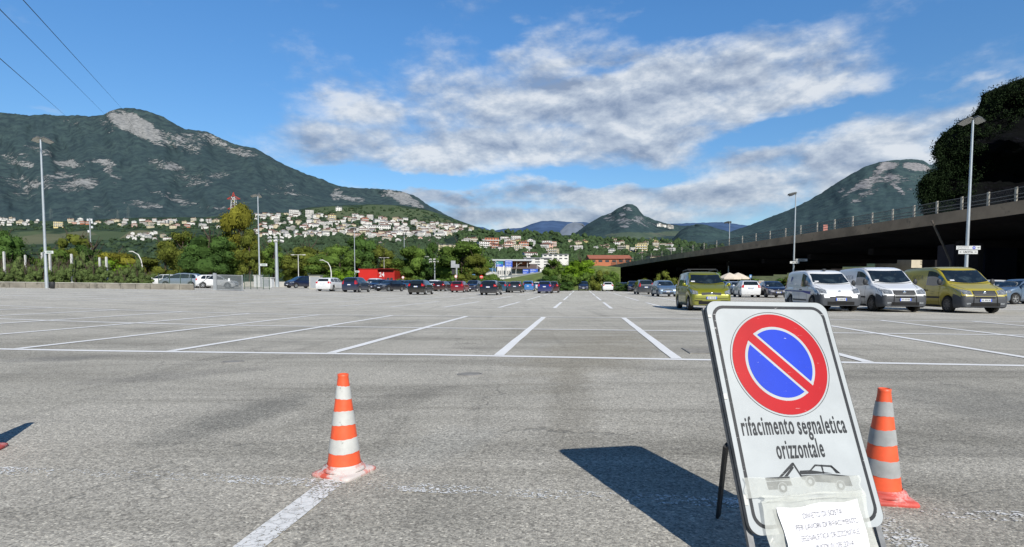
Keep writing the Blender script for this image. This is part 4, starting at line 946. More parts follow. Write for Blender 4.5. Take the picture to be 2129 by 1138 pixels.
# right mountain
mr = [(1480, 495), (1530, 478), (1560, 468), (1600, 452), (1640, 437), (1680, 418), (1710, 400), (1740, 380), (1770, 362), (1800, 346), (1830, 337), (1860, 333), (1895, 331), (1920, 334), (1935, 344), (1950, 336), (1990, 322), (2100, 310), (2400, 300)]
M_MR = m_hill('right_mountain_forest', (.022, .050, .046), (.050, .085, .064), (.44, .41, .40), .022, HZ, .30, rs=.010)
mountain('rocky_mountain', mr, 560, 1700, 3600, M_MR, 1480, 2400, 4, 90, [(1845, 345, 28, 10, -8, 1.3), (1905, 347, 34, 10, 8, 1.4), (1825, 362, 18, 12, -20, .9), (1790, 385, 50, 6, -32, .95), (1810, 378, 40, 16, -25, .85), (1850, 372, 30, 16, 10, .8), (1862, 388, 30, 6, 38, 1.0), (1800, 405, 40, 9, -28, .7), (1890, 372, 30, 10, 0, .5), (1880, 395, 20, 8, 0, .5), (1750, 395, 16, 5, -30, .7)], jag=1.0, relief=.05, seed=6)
# far blue ranges
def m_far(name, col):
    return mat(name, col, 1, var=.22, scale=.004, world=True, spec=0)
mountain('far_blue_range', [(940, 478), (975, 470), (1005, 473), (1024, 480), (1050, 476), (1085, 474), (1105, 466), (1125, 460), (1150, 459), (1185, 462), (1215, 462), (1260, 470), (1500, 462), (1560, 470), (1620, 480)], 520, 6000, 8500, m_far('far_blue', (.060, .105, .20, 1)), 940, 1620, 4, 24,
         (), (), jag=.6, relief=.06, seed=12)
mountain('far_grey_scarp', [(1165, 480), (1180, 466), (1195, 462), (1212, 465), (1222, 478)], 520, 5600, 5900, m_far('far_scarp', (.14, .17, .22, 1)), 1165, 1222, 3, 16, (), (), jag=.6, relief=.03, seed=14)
# ------------------------------------------------------------------ village houses
PALS = {'white': '#e0ded9', 'cream': '#cdc2a6', 'pink': '#d2aa98', 'orange': '#b9714f', 'grey': '#a5a39c', 'yellow': '#d8c68a'}
WALL = {k: mat('render_'+k, hexc(v), .8, var=.10, scale=.2) for k, v in PALS.items()}
ROOFM = {'red': mat('roof_red', (.17, .088, .068, 1), .85, var=.3, scale=.6), 'brown': mat('roof_brown', (.15, .10, .08, 1), .85, var=.3, scale=.6), 'grey': mat('roof_grey', (.30, .30, .30, 1), .8, var=.2, scale=.5)}
M_WIN = mat('window_dark', (.05, .06, .07, 1), .2, var=.2); M_BALC = mat('balcony_white', (.62, .61, .58, 1), .7, var=.1)
def house_mesh(w_, d, st, roof, balc=False, seed=0):
    rnd = random.Random(seed); mb = MB(); H = st*3.0; PW = WALL['white']; PR = ROOFM['red']
    mb.box(-w_/2, w_/2, -d/2, d/2, -6, H, PW)
    o = .6
    if roof == 'gable':
        rh = w_*.0+d*.16; A = [(-w_/2-o, -d/2-o, H-.1), (w_/2+o, -d/2-o, H-.1), (w_/2+o, 0, H+rh), (-w_/2-o, 0, H+rh)]; Bq = [(w_/2+o, d/2+o, H-.1), (-w_/2-o, d/2+o, H-.1), (-w_/2-o, 0, H+rh), (w_/2+o, 0, H+rh)]
        mb.face(A, PR); mb.face(Bq, PR); mb.face([(-w_/2, -d/2, H), (-w_/2, 0, H+rh-.1), (-w_/2, d/2, H)], PW); mb.face([(w_/2, -d/2, H), (w_/2, d/2, H), (w_/2, 0, H+rh-.1)], PW)
    elif roof == 'front':
        rh = w_*.2; mb.face([(-w_/2-o, -d/2-o, H-.1), (0, -d/2-o, H+rh), (0, d/2+o, H+rh), (-w_/2-o, d/2+o, H-.1)], PR); mb.face([(w_/2+o, -d/2-o, H-.1), (w_/2+o, d/2+o, H-.1), (0, d/2+o, H+rh), (0, -d/2-o, H+rh)], PR); mb.face([(-w_/2, -d/2, H), (w_/2, -d/2, H), (0, -d/2, H+rh-.1)], PW)
    elif roof == 'hip':
        rh = min(w_, d)*.22; k = max(0, (w_-d)/2); T_ = [(-k, 0, H+rh), (k, 0, H+rh)]; c = [(-w_/2-o, -d/2-o, H), (w_/2+o, -d/2-o, H), (w_/2+o, d/2+o, H), (-w_/2-o, d/2+o, H)]
        mb.face([c[0], c[1], T_[1], T_[0]], PR); mb.face([c[2], c[3], T_[0], T_[1]], PR); mb.face([c[1], c[2], T_[1]], PR); mb.face([c[3], c[0], T_[0]], PR)
    else: mb.box(-w_/2-.3, w_/2+.3, -d/2-.3, d/2+.3, H, H+.5, PR)
    if roof != 'flat': cx_ = rnd.uniform(-w_*.3, w_*.3); mb.box(cx_-.4, cx_+.4, .6, 1.4, H, H+d*.22+.9, PW)
    nw = max(2, int(w_/3))
    for s_ in range(st):
        z = s_*3+1.0
        for i in range(nw):
            x = -w_/2+w_*(i+.5)/nw; mb.box(x-.6, x+.6, -d/2-.06, -d/2+.02, z, z+1.5, M_WIN)
        for i in range(max(1, int(d/4))):
            y = -d/2+d*(i+.5)/max(1, int(d/4))
            for sx_ in (-1, 1): mb.box(sx_*w_/2-.05, sx_*w_/2+.05, y-.55, y+.55, z, z+1.4, M_WIN)
        if balc and s_: mb.box(-w_/2+.3, w_/2-.3, -d/2-1.2, -d/2-.07, s_*3-.2, s_*3+.75, M_BALC)
    return mb.mesh('house')
HM = [house_mesh(11, 9, 2, 'gable', False, 1), house_mesh(13, 10, 3, 'hip', True, 2), house_mesh(10, 10, 2, 'front', False, 3), house_mesh(18, 10, 3, 'gable', True, 4), house_mesh(14, 11, 2, 'hip', False, 5), house_mesh(9, 8, 3, 'gable', False, 6), house_mesh(16, 10, 4, 'flat', True, 7), house_mesh(12, 9, 3, 'front', True, 8), house_mesh(20, 10, 2, 'gable', False, 9)]
MW, MR_ = WALL['white'], ROOFM['red']
def house(px, py, k, wall, roof, sc_, rz, label, group, fn, name='house', cat='house'):
    me = HM[k]; o = bpy.data.objects.new(name, me); link(o); p = fn(px, py); o.location = p; s_ = sc_; o.scale = (s_, s_, s_); o.rotation_euler.z = rz-math.atan2(p.x, p.y)
    for i, sl_ in enumerate(o.material_slots):
        if me.materials[i] == MW: sl_.link = 'OBJECT'; sl_.material = WALL[wall]
        elif me.materials[i] == MR_: sl_.link = 'OBJECT'; sl_.material = ROOFM[roof]
    tag(o, label, cat, group); return o
rh = random.Random(11)
def cluster(n, region, fn, where, gname, ks, palette, smin=.8, smax=1.2, mind=7):
    pts = []; tries = 0
    while len(pts) < n and tries < 20000:
        tries += 1; px = rh.uniform(region[0][0], region[-1][0]); y0 = interp(px, [(a, b) for a, b, c in region]); y1 = interp(px, [(a, c) for a, b, c in region]); py = rh.uniform(y0, y1)
        if any(abs(px-a) < mind and abs(py-b) < mind*.45 for a, b in pts): continue
        pts.append((px, py)); wall = rh.choice(palette); roof = rh.choice(['red', 'red', 'brown', 'brown', 'grey']); k = rh.choice(ks)
        wl_ = {'white': 'white walled', 'cream': 'cream walled', 'pink': 'pink walled', 'orange': 'orange walled', 'grey': 'grey walled', 'yellow': 'yellow walled'}[wall]
        rf = {'red': 'red tiled', 'brown': 'brown tiled', 'grey': 'grey'}[roof]
        house(px, py, k, wall, roof, rh.uniform(smin, smax), rh.uniform(-.5, .5), f'{wall} house with {rf} roof {where}', f'{wl_} houses with {rf} roofs {gname}', fn)
PW_ = ['white']*14+['cream']*3+['pink', 'grey', 'grey']
def stuff_houses(n, region):
    mb = MB(); r2_ = random.Random(77)
    mats_ = [WALL['white'], WALL['white'], WALL['cream'], WALL['white'], ROOFM['red'], ROOFM['brown'], ROOFM['grey']]
    for i in range(n):
        px = r2_.uniform(region[0][0], region[-1][0]); py = r2_.uniform(interp(px, [(a, b) for a, b, c in region]), interp(px, [(a, c) for a, b, c in region])); p = hpt(px, py)
        w_, d, h_ = r2_.uniform(6, 13), 8, r2_.uniform(4, 7.5); Mx = Matrix.Translation(p) @ Matrix.Rotation(r2_.uniform(-.5, .5)-math.atan2(p.x, p.y), 4, 'Z'); mb.box(-w_/2, w_/2, -d/2, d/2, -5, h_, mats_[r2_.randrange(4)], Mx)
        rm = mats_[4+r2_.randrange(3)]; Q = [(-w_/2-.5, -d/2-.5, h_-.05), (w_/2+.5, -d/2-.5, h_-.05), (w_/2+.5, 0, h_+2), (-w_/2-.5, 0, h_+2), (w_/2+.5, d/2+.5, h_), (-w_/2-.5, d/2+.5, h_)]; Q = [Mx @ Vector(q) for q in Q]; mb.face([Q[0], Q[1], Q[2], Q[3]], rm); mb.face([Q[3], Q[2], Q[4], Q[5]], rm)
        for k in range(int(w_/2.5)):
            x = -w_/2+(k+.5)*w_/int(w_/2.5); mb.box(x-.5, x+.5, -d/2-.06, -d/2+.02, h_*.45, h_*.45+1.4, M_WIN, Mx)
    o = mb.build('small_houses', None, kind='stuff'); tag(o, 'small pale houses filling the gaps of the dense hillside village', 'houses')
cluster(24, [(0, 456, 470), (95, 459, 470)], hpt, 'in the strip at far left', 'at the far left', [0, 2, 4, 5, 8], PW_, .55, .8, 4)
cluster(46, [(140, 459, 466), (240, 460, 470), (330, 458, 476), (460, 460, 478)], hpt, 'on the terrace above the fields', 'on the left terrace', [0, 1, 2, 3, 4, 7, 8], PW_+['orange', 'yellow'], .65, .95, 5)
cluster(18, [(235, 486, 500), (350, 486, 500)], hpt, 'in the hamlet above the orchard', 'in the small hamlet', [0, 2, 4, 8, 1], PW_, .5, .75, 5)
cluster(104, [(532, 447, 494), (640, 446, 496), (760, 452, 490), (960, 474, 492)], hpt, 'in the dense hillside village', 'in the dense village', [0, 1, 2, 3, 4, 5, 6, 7, 8], PW_+['white', 'white'], .55, .88, 5.5)
stuff_houses(170, [(532, 447, 494), (640, 446, 498), (760, 452, 494), (980, 474, 494)])
cluster(34, [(740, 478, 510), (800, 480, 512), (940, 482, 502)], hpt, 'low on the village edge', 'at the lower village edge', [1, 3, 6, 7, 4], ['white']*5+['cream', 'pink'], .5, .8, 7)
cluster(26, [(965, 500, 528), (1080, 505, 540), (1150, 512, 545)], tpt, 'in the town above the grass bank', 'in the near town', [1, 3, 6, 7, 6], ['white']*4+['cream', 'cream', 'pink'], .55, .9, 8)
cluster(34, [(1180, 500, 526), (1300, 500, 535), (1400, 505, 535)], tpt, 'among trees below the pointed hill', 'below the pointed hill', [0, 1, 2, 4, 6], ['white']*4+['cream', 'cream', 'yellow', 'pink'], .5, .85, 8)
_unused = 0
def kpt(px, py): return at(px, py, 2200)
cluster(12, [(1362, 466, 468), (1400, 470, 476)], lambda a, b: at(a, b, 2350), 'on the shoulder of the pointed hill', 'on the pointed hill', [0, 2, 4], ['white', 'grey'], .7, 1.0, 3)
for px, py, k, wl_, rf, s_, fn, lab, cat, nm in (
    (122, 474, 6, 'yellow', 'grey', 1.1, hpt, 'lone yellow block standing in the fields at left', 'apartment block', 'apartment_block'),
    (1022, 517, 6, 'orange', 'red', 1.15, tpt, 'tall orange block topmost among the town houses', 'apartment block', 'apartment_block'),
    (1031, 521, 1, 'orange', 'red', .8, tpt, 'small orange house right against the tall orange block', 'house', 'house'),
    (1058, 519, 1, 'pink', 'red', 1.0, tpt, 'salmon house between the two orange buildings', 'house', 'house'),
    (1088, 518, 1, 'orange', 'red', 1.0, tpt, 'broad orange house right of the yellow gable', 'house', 'house'),
    (1077, 509, 5, 'yellow', 'red', .8, tpt, 'narrow bright yellow house above the broad orange house', 'house', 'house'),
    (1137, 519, 4, 'pink', 'red', 1.15, tpt, 'pink house standing alone above the bushy tree', 'house', 'house'),
    (1333, 527, 6, 'yellow', 'grey', 1.0, tpt, 'pale yellow block behind the bridge fence', 'apartment block', 'apartment_block'),
    (1185, 508, 5, 'cream', 'grey', .7, tpt, 'small pale church like tower above the trees', 'tower', 'tower'),
    (611, 452, 6, 'white', 'grey', 1.35, hpt, 'large white block on top of the village', 'apartment block', 'apartment_block'),
    (644, 450, 6, 'white', 'grey', 1.1, hpt, 'white flat block second from the top of the village', 'apartment block', 'apartment_block'),
    (705, 438, 0, 'white', 'grey', 1.2, hpt, 'white farmhouse in the fields above the village', 'farmhouse', 'farmhouse'),
    (690, 458, 1, 'yellow', 'brown', 1.2, hpt, 'yellow house at the top edge of the village', 'house', 'house'),
    (758, 464, 1, 'orange', 'red', 1.1, hpt, 'orange red house at the upper right of the village', 'house', 'house')):
    house(px, py, k, wl_, rf, s_, rh.uniform(-.2, .2), lab, None, fn, nm, cat)
def slab(name, label, cat, px0, px1, pyb, pyt, fn, wall, roofm, d=12, win=True, rows=2, over=.5, roofh=None):
    a = fn(px0, pyb); b_ = fn(px1, pyb); b_.z = a.z; Y = a.y; H = at(px0, pyt, Y).z-a.z; L = (b_-a).length
    e = empty(name, (a+b_)/2, math.atan2(b_.y-a.y, b_.x-a.x), label=label, cat=cat)
    mb = MB(); mb.box(-L/2, L/2, 0, d, -4, H, wall); mb.build('walls', None, e)
    rr_ = roofh or H*.15; mb = MB(); o = over
    mb.face([(-L/2-o, -o, H), (L/2+o, -o, H), (L/2+o, d/2, H+rr_), (-L/2-o, d/2, H+rr_)]); mb.face([(L/2+o, d+o, H), (-L/2-o, d+o, H), (-L/2-o, d/2, H+rr_), (L/2+o, d/2, H+rr_)])
    mb.face([(-L/2-o, -o, H-.15), (L/2+o, -o, H-.15), (L/2+o, -o, H), (-L/2-o, -o, H)]); mb.face([(L/2, 0, H), (L/2, d, H), (L/2, d/2, H+rr_)]); mb.face([(-L/2, 0, H), (-L/2, d/2, H+rr_), (-L/2, d, H)]); mb.build('roof', roofm, e)
    if win:
        n = max(3, int(L/4)); mb = MB()
        for r_ in range(rows):
            z = H*(r_+.35)/rows
            for i in range(n):
                x = -L/2+L*(i+.5)/n; mb = MB(); mb.box(x-L/n*.28, x+L/n*.28, -.06, .03, z, z+H/rows*.38)
                if n*rows <= 24: mb.build('window', M_WIN, e)
                else: mb.build('window', M_WIN, e)
    return e
slab('long_building', 'long orange hall with a red tiled roof behind the bushy bank', 'hall', 1227, 1312, 549, 538, lambda a, b: at(a, b, 360), WALL['orange'], mat('roof_orange', (.36, .12, .07, 1), .8, var=.15, scale=.3), 20, True, 1, .8, 2.8)
slab('terrace_building', 'long white terrace of three floors in the middle of the village', 'terrace', 766, 812, 478, 469, hpt, WALL['white'], ROOFM['grey'], 12, True, 2)
slab('terrace_building', 'white terrace low in the village right of centre', 'terrace', 872, 906, 487, 479, hpt, WALL['white'], ROOFM['grey'], 12, True, 2)
slab('cream_building', 'cream school like block peeping over the big green tree', 'building', 912, 948, 519, 508, lambda a, b: at(a, b, 420), WALL['cream'], ROOFM['grey'], 14, True, 3)
slab('white_block', 'white flats with long balconies between the canopy and the bushes', 'apartment block', 1090, 1145, 553, 537, lambda a, b: at(a, b, 330), WALL['white'], ROOFM['grey'], 14, True, 3)
slab('white_block', 'long low white building under the town houses', 'building', 1128, 1182, 541, 529, lambda a, b: at(a, b, 450), WALL['white'], ROOFM['grey'], 14, True, 2)
slab('church', 'small white church with a red roof among houses by the bridge', 'church', 1352, 1372, 545, 533, lambda a, b: at(a, b, 380), WALL['cream'], ROOFM['red'], 12, True, 1)
# ------------------------------------------------------------------ woods between the houses
def blob_stuff(name, pts, m, seed=0):
    rnd = random.Random(seed); mb = MB()
    base = [(0, 0, 1)]+[(math.cos(a*math.pi/3)*.85, math.sin(a*math.pi/3)*.85, .45) for a in range(6)]+[(math.cos((a+.5)*math.pi/3), math.sin((a+.5)*math.pi/3), -.2) for a in range(6)]+[(0, 0, -.9)]
    fc = [(0, 1+i, 1+(i+1) % 6) for i in range(6)]+[(1+i, 7+i, 1+(i+1) % 6) for i in range(6)]+[(7+i, 7+(i+1) % 6, 1+(i+1) % 6) for i in range(6)]+[(13, 7+(i+1) % 6, 7+i) for i in range(6)]
    V = []; F = []
    for p, r_, hh in pts:
        for b_ in range(3):
            o = Vector((rnd.uniform(-.5, .5)*r_, rnd.uniform(-.5, .5)*r_, rnd.uniform(-.1, .5)*hh)); n = len(V); q = rnd.uniform(.55, .9)
            for v in base: j = rnd.uniform(.75, 1.2); V.append(p+o+Vector((v[0]*r_*q*j, v[1]*r_*q*j, v[2]*hh*q*j)))
            F += [tuple(n+i for i in f) for f in fc]
    mb.v = V; mb.f = F; mb.m = [0]*len(F); return mb.build(name, m, kind='stuff', label='dark green woodland among the hillside houses' if 0 else None)
M_WD = mat('wood_far', (.042, .068, .036, 1), 1, var=.55, scale=.09, world=True, spec=.1); M_WD2 = mat('wood_near', (.046, .076, .032, 1), 1, var=.6, scale=.2, world=True, spec=.1)
rw_ = random.Random(5); pts = []
for i in range(2100):
    px = rw_.uniform(-60, 1130); top = interp(px, hillT); 
    py = rw_.uniform(top+4, 520) if px > 500 else rw_.uniform(462, 540)
    if any(((px-a)/w_)**2+((py-b)/h_)**2 < .55 for a, b, w_, h_, g_ in fieldsV): continue
    s_ = rw_.uniform(2.6, 5.0); pts.append((hpt(px, py), s_, s_*1.05))
for i in range(800):
    px = rw_.uniform(525, 985); py = rw_.uniform(interp(px, hillT)+6, 500); s_ = rw_.uniform(2.5, 4.6); pts.append((hpt(px, py), s_, s_*1.1))
o = blob_stuff('hillside_woodland', pts, M_WD, 1); tag(o, 'dark green trees scattered among the houses on the hillside', 'woodland')
pts = []
for i in range(1300):
    px = rw_.uniform(440, 1120); py = rw_.uniform(497 if px < 950 else 486, 560); s_ = rw_.uniform(4, 7.5); pts.append((hpt(px, py), s_, s_))
o = blob_stuff('slope_wood', pts, M_WD, 2); tag(o, 'dense dark wood on the slope directly behind the parking lot trees', 'woodland')
pts = []
for i in range(1500):
    px = rw_.uniform(950, 1520); py = rw_.uniform(interp(px, townT)-1, 562); s_ = rw_.uniform(3.0, 6.5); pts.append((tpt(px, py), s_, s_*1.1))
o = blob_stuff('town_trees', pts, M_WD2, 3); tag(o, 'trees scattered through the town below the pointed hill', 'woodland')
# ------------------------------------------------------------------ trees and shrubs
def m_leaf(name, dark, light, hue=.0, tr=.25):
    m, t, b, out = newmat(name); g_ = t.add('ShaderNodeNewGeometry'); p = t.add('ShaderNodeTexCoord').outputs['Object']; oi = t.add('ShaderNodeObjectInfo').outputs['Random']
    n = t.noise(p, 2.2, 4, .6); n2 = t.add('ShaderNodeTexWhiteNoise', {0: g_.outputs['Position']})
    c = t.mix(t.rng(n, .3, .7), dark+(1,), light+(1,)); ri = g_.outputs['Random Per Island']
    c = t.mix(t.m('MULTIPLY', ri, .6), c, tuple(x*1.5 for x in light)+(1,)); c = t.mix(.5, c, t.mix(1, c, t.ramp(ri, [(0, (.6, .6, .6)), (1, (1.35, 1.35, 1.2))]), 'MULTIPLY'))
    setc(t, b, c); b.inputs['Roughness'].default_value = .8; b.inputs['Specular IOR Level'].default_value = .04
    tl = t.add('ShaderNodeBsdfTranslucent', {'Color': c}); ms = t.add('ShaderNodeMixShader', {0: tr}); t.l.new(b.outputs[0], ms.inputs[1]); t.l.new(tl.outputs[0], ms.inputs[2]); t.l.new(ms.outputs[0], out.inputs[0]); return m
LEAF = {'dark': m_leaf('leaf_dark', (.026, .055, .017), (.072, .130, .034)), 'mid': m_leaf('leaf_mid', (.045, .084, .019), (.118, .185, .040)), 'olive': m_leaf('leaf_olive', (.058, .082, .018), (.135, .155, .032)),
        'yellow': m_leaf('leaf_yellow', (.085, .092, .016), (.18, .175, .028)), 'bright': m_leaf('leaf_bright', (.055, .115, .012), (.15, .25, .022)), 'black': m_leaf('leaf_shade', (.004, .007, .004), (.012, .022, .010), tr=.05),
        'orchard': m_leaf('leaf_orchard', (.040, .070, .022), (.13, .175, .062)), 'rocky': m_leaf('leaf_cliff', (.004, .007, .004), (.020, .034, .014), tr=.1)}  # cliff leaves carry the cliff's shade in their colour
M_BARK = mat('bark', (.075, .055, .04, 1), .95, var=.4, scale=2, bump=.5)
def crown_mesh(seed, n=4200, leaf=.055, shape='round', clumps=26, fill=.25):
    """crown in a unit cell: radius 1, z 0..2"""
    rnd = random.Random(seed); mb = MB(); C = []
    for k in range(clumps):
        a = rnd.uniform(0, 2*math.pi); h_ = rnd.uniform(0, 1) if k > 3 else .5
        if shape == 'round': rr_ = math.sqrt(max(0, 1-(2*h_-1)**2))*.66; z = .25+h_*1.45
        elif shape == 'tall': rr_ = (.55 if h_ < .7 else .55*(1-h_)/.3*.8+.05); z = .15+h_*1.65
        elif shape == 'wide': rr_ = (.8*(1-.5*h_)); z = .15+h_*1.3
        else: rr_ = .78; z = .2+h_*1.2
        rr_ *= rnd.uniform(.45, 1.0); C.append((Vector((rr_*math.cos(a), rr_*math.sin(a), z)), rnd.uniform(.22, .42)*(1 if shape != 'tall' else .8)))
    for i in range(n):
        c, r_ = C[rnd.randrange(len(C))]; d = Vector((rnd.gauss(0, 1), rnd.gauss(0, 1), rnd.gauss(0, 1)+.15)).normalized()
        q = r_*(rnd.uniform(.78, 1.08) if rnd.random() > fill else rnd.uniform(.2, .8)); p = c+Vector((d.x*q, d.y*q, d.z*q*.8))
        if rnd.random() < .06: p += d*rnd.uniform(.02, .10)
        nrm = (d+Vector((rnd.gauss(0, .45), rnd.gauss(0, .45), rnd.gauss(0, .45)+.25))).normalized(); u_ = nrm.cross(Vector((rnd.random()-.5, rnd.random()-.5, rnd.random()-.5))).normalized(); v_ = nrm.cross(u_)
        s_ = leaf*rnd.uniform(.6, 1.35); s2 = s_*rnd.uniform(.5, .8)
        mb.face([p-u_*s_*.5, p+v_*s2*.5+u_*s_*.1, p+u_*s_*.55, p-v_*s2*.5])
    core = MB()
    for c, r_ in C: core.sphere(c, (r_*.72, r_*.72, r_*.6), 7, 5, None, .18)
    n0 = len(mb.v); mb.v += core.v; mb.f += [tuple(n0+i for i in f) for f in core.f]; mb.m += [0]*len(core.f)
    return mb.mesh('crown')
def trunk_mesh(seed, hgt=1.2, r_=.07, limbs=7):
    rnd = random.Random(seed); mb = MB(); pts = [(0, 0, -.08), (rnd.uniform(-.02, .02), 0, hgt*.3), (rnd.uniform(-.06, .06), rnd.uniform(-.06, .06), hgt*.7), (rnd.uniform(-.1, .1), rnd.uniform(-.1, .1), hgt*1.25)]
    mb.tube(pts, [r_*1.25, r_, r_*.7, r_*.2], 8)
    for k in range(limbs):
        q = rnd.uniform(.35, .95); b_ = Vector(pts[1]).lerp(Vector(pts[3]), q); a = rnd.uniform(0, 6.28); L = rnd.uniform(.35, .65); m_ = b_+Vector((math.cos(a)*L*.5, math.sin(a)*L*.5, L*.35)); mb.tube([b_, m_, b_+Vector((math.cos(a)*L, math.sin(a)*L, L*.9))], [r_*.45, r_*.3, r_*.08], 5)
    return mb.mesh('trunk', M_BARK, True)
CR = {'round': [crown_mesh(s_, 5200, .062) for s_ in (1, 2, 3)], 'tall': [crown_mesh(s_, 5000, .055, 'tall', 24) for s_ in (4, 5)], 'wide': [crown_mesh(s_, 5600, .058, 'wide', 30) for s_ in (6, 7)],
      'bush': [crown_mesh(s_, 2600, .085, 'box', 18) for s_ in (8, 9)], 'thin': [crown_mesh(s_, 900, .10, 'round', 16, .5) for s_ in (10, 11)]}
for L_ in CR.values():
    for me in L_: me.materials.append(LEAF['mid'])
TK = [trunk_mesh(1), trunk_mesh(2), trunk_mesh(3)]
_tc = [0]
def tree(px, Y, top, wpx, leaf, shape, label, name='tree', cat='tree', group=None, low=.12, base=None, z0=None):
    _tc[0] += 1; i = _tc[0]; g_ = ax(px, Y); z = g_.z if z0 is None else z0
    if base is not None: z = at(px, base, Y).z
    H = at(px, top, Y).z-z; wr = wpx/2*Y/FPX*(1.18 if name == 'tree' else 1.05)
    e = empty(name, (g_.x, Y, z), (i*2.399) % 6.28, label=label, cat=cat, group=group)
    c = bpy.data.objects.new('crown', CR[shape][i % len(CR[shape])]); link(c, e); ch = H*(1-low); c.scale = (wr*1.04, wr*1.04, ch/1.86); c.location = (0, 0, H*low-ch*.02)
    c.material_slots[0].link = 'OBJECT'; c.material_slots[0].material = LEAF[leaf]
    if name in ('tree', 'poplar_tree', 'fruit_tree'):
        k = bpy.data.objects.new('trunk', TK[i % 3]); link(k, e); k.scale = (min(wr, H*.4)*.9,)*2+(H*.62,)
    return e
T_ = tree
for a in (
 (12, 95, 478, 84, 'dark', 'round', 'dark green tree at the far left edge of the photo'),
 (60, 100, 530, 70, 'mid', 'round', 'low green tree behind the orchard at far left'),
 (112, 100, 512, 70, 'mid', 'round', 'small green tree behind the orchard by the left lamp post'),
 (160, 110, 482, 76, 'olive', 'thin', 'thin olive tree with bare looking twigs behind the orchard'),
 (193, 100, 498, 76, 'dark', 'wide', 'dark tree with a flat crown above the orchard'),
 (250, 96, 514, 92, 'yellow', 'wide', 'yellowing tree above the bright green shrub'),
 (300, 98, 534, 80, 'olive', 'round', 'low olive tree beside the curved lamp'),
 (345, 100, 502, 76, 'olive', 'tall', 'olive tree left of the dark green clump'),
 (383, 92, 478, 80, 'olive', 'round', 'tall olive tree left of the dark green clump top'),
 (437, 82, 470, 110, 'dark', 'wide', 'broad dark green tree behind the mesh gate'),
 (498, 92, 427, 84, 'yellow', 'round', 'tallest tree, yellow green crown right of the dark green one'),
 (470, 86, 500, 80, 'mid', 'round', 'green tree under the tallest yellow green crown'),
 (520, 84, 480, 70, 'olive', 'tall', 'rusty olive tree just left of the second lamp post'),
 (570, 96, 498, 66, 'mid', 'tall', 'green tree behind the grey floodlight mast'),
 (603, 104, 524, 74, 'olive', 'round', 'olive tree behind the small street lamp'),
 (648, 112, 499, 100, 'olive', 'wide', 'tree with a yellow green top above the meter cabin'),
 (672, 104, 530, 90, 'mid', 'round', 'green tree above the white estate car'),
 (706, 140, 506, 80, 'mid', 'round', 'brownish green tree left of the third lamp post'),
 (752, 146, 488, 80, 'dark', 'round', 'tall dark tree behind the red building'),
 (792, 148, 512, 70, 'olive', 'round', 'olive tree right behind the red building'),
 (815, 150, 536, 66, 'mid', 'round', 'low green tree right of the red building'),
 (858, 136, 510, 80, 'mid', 'round', 'green tree between the fourth lamp and the dark tree'),
 (898, 130, 506, 58, 'dark', 'tall', 'dark upright tree behind the blue railings'),
 (922, 132, 516, 60, 'dark', 'round', 'green tree behind the variable message board'),
 (962, 120, 500, 118, 'mid', 'round', 'large spreading green tree left of the canopy building'),
 (990, 116, 530, 60, 'olive', 'round', 'olive tree in front of the large spreading one'),
 (1150, 118, 536, 44, 'mid', 'round', 'small round tree on the grass bank'),
 (1206, 112, 529, 78, 'bright', 'wide', 'broad fresh green tree where the bridge meets the bank')):
    T_(*a, group=None)
T_(1005, 118, 530, 16, 'dark', 'tall', 'narrow dark cypress like tree beside the canopy building', 'poplar_tree', 'tree')
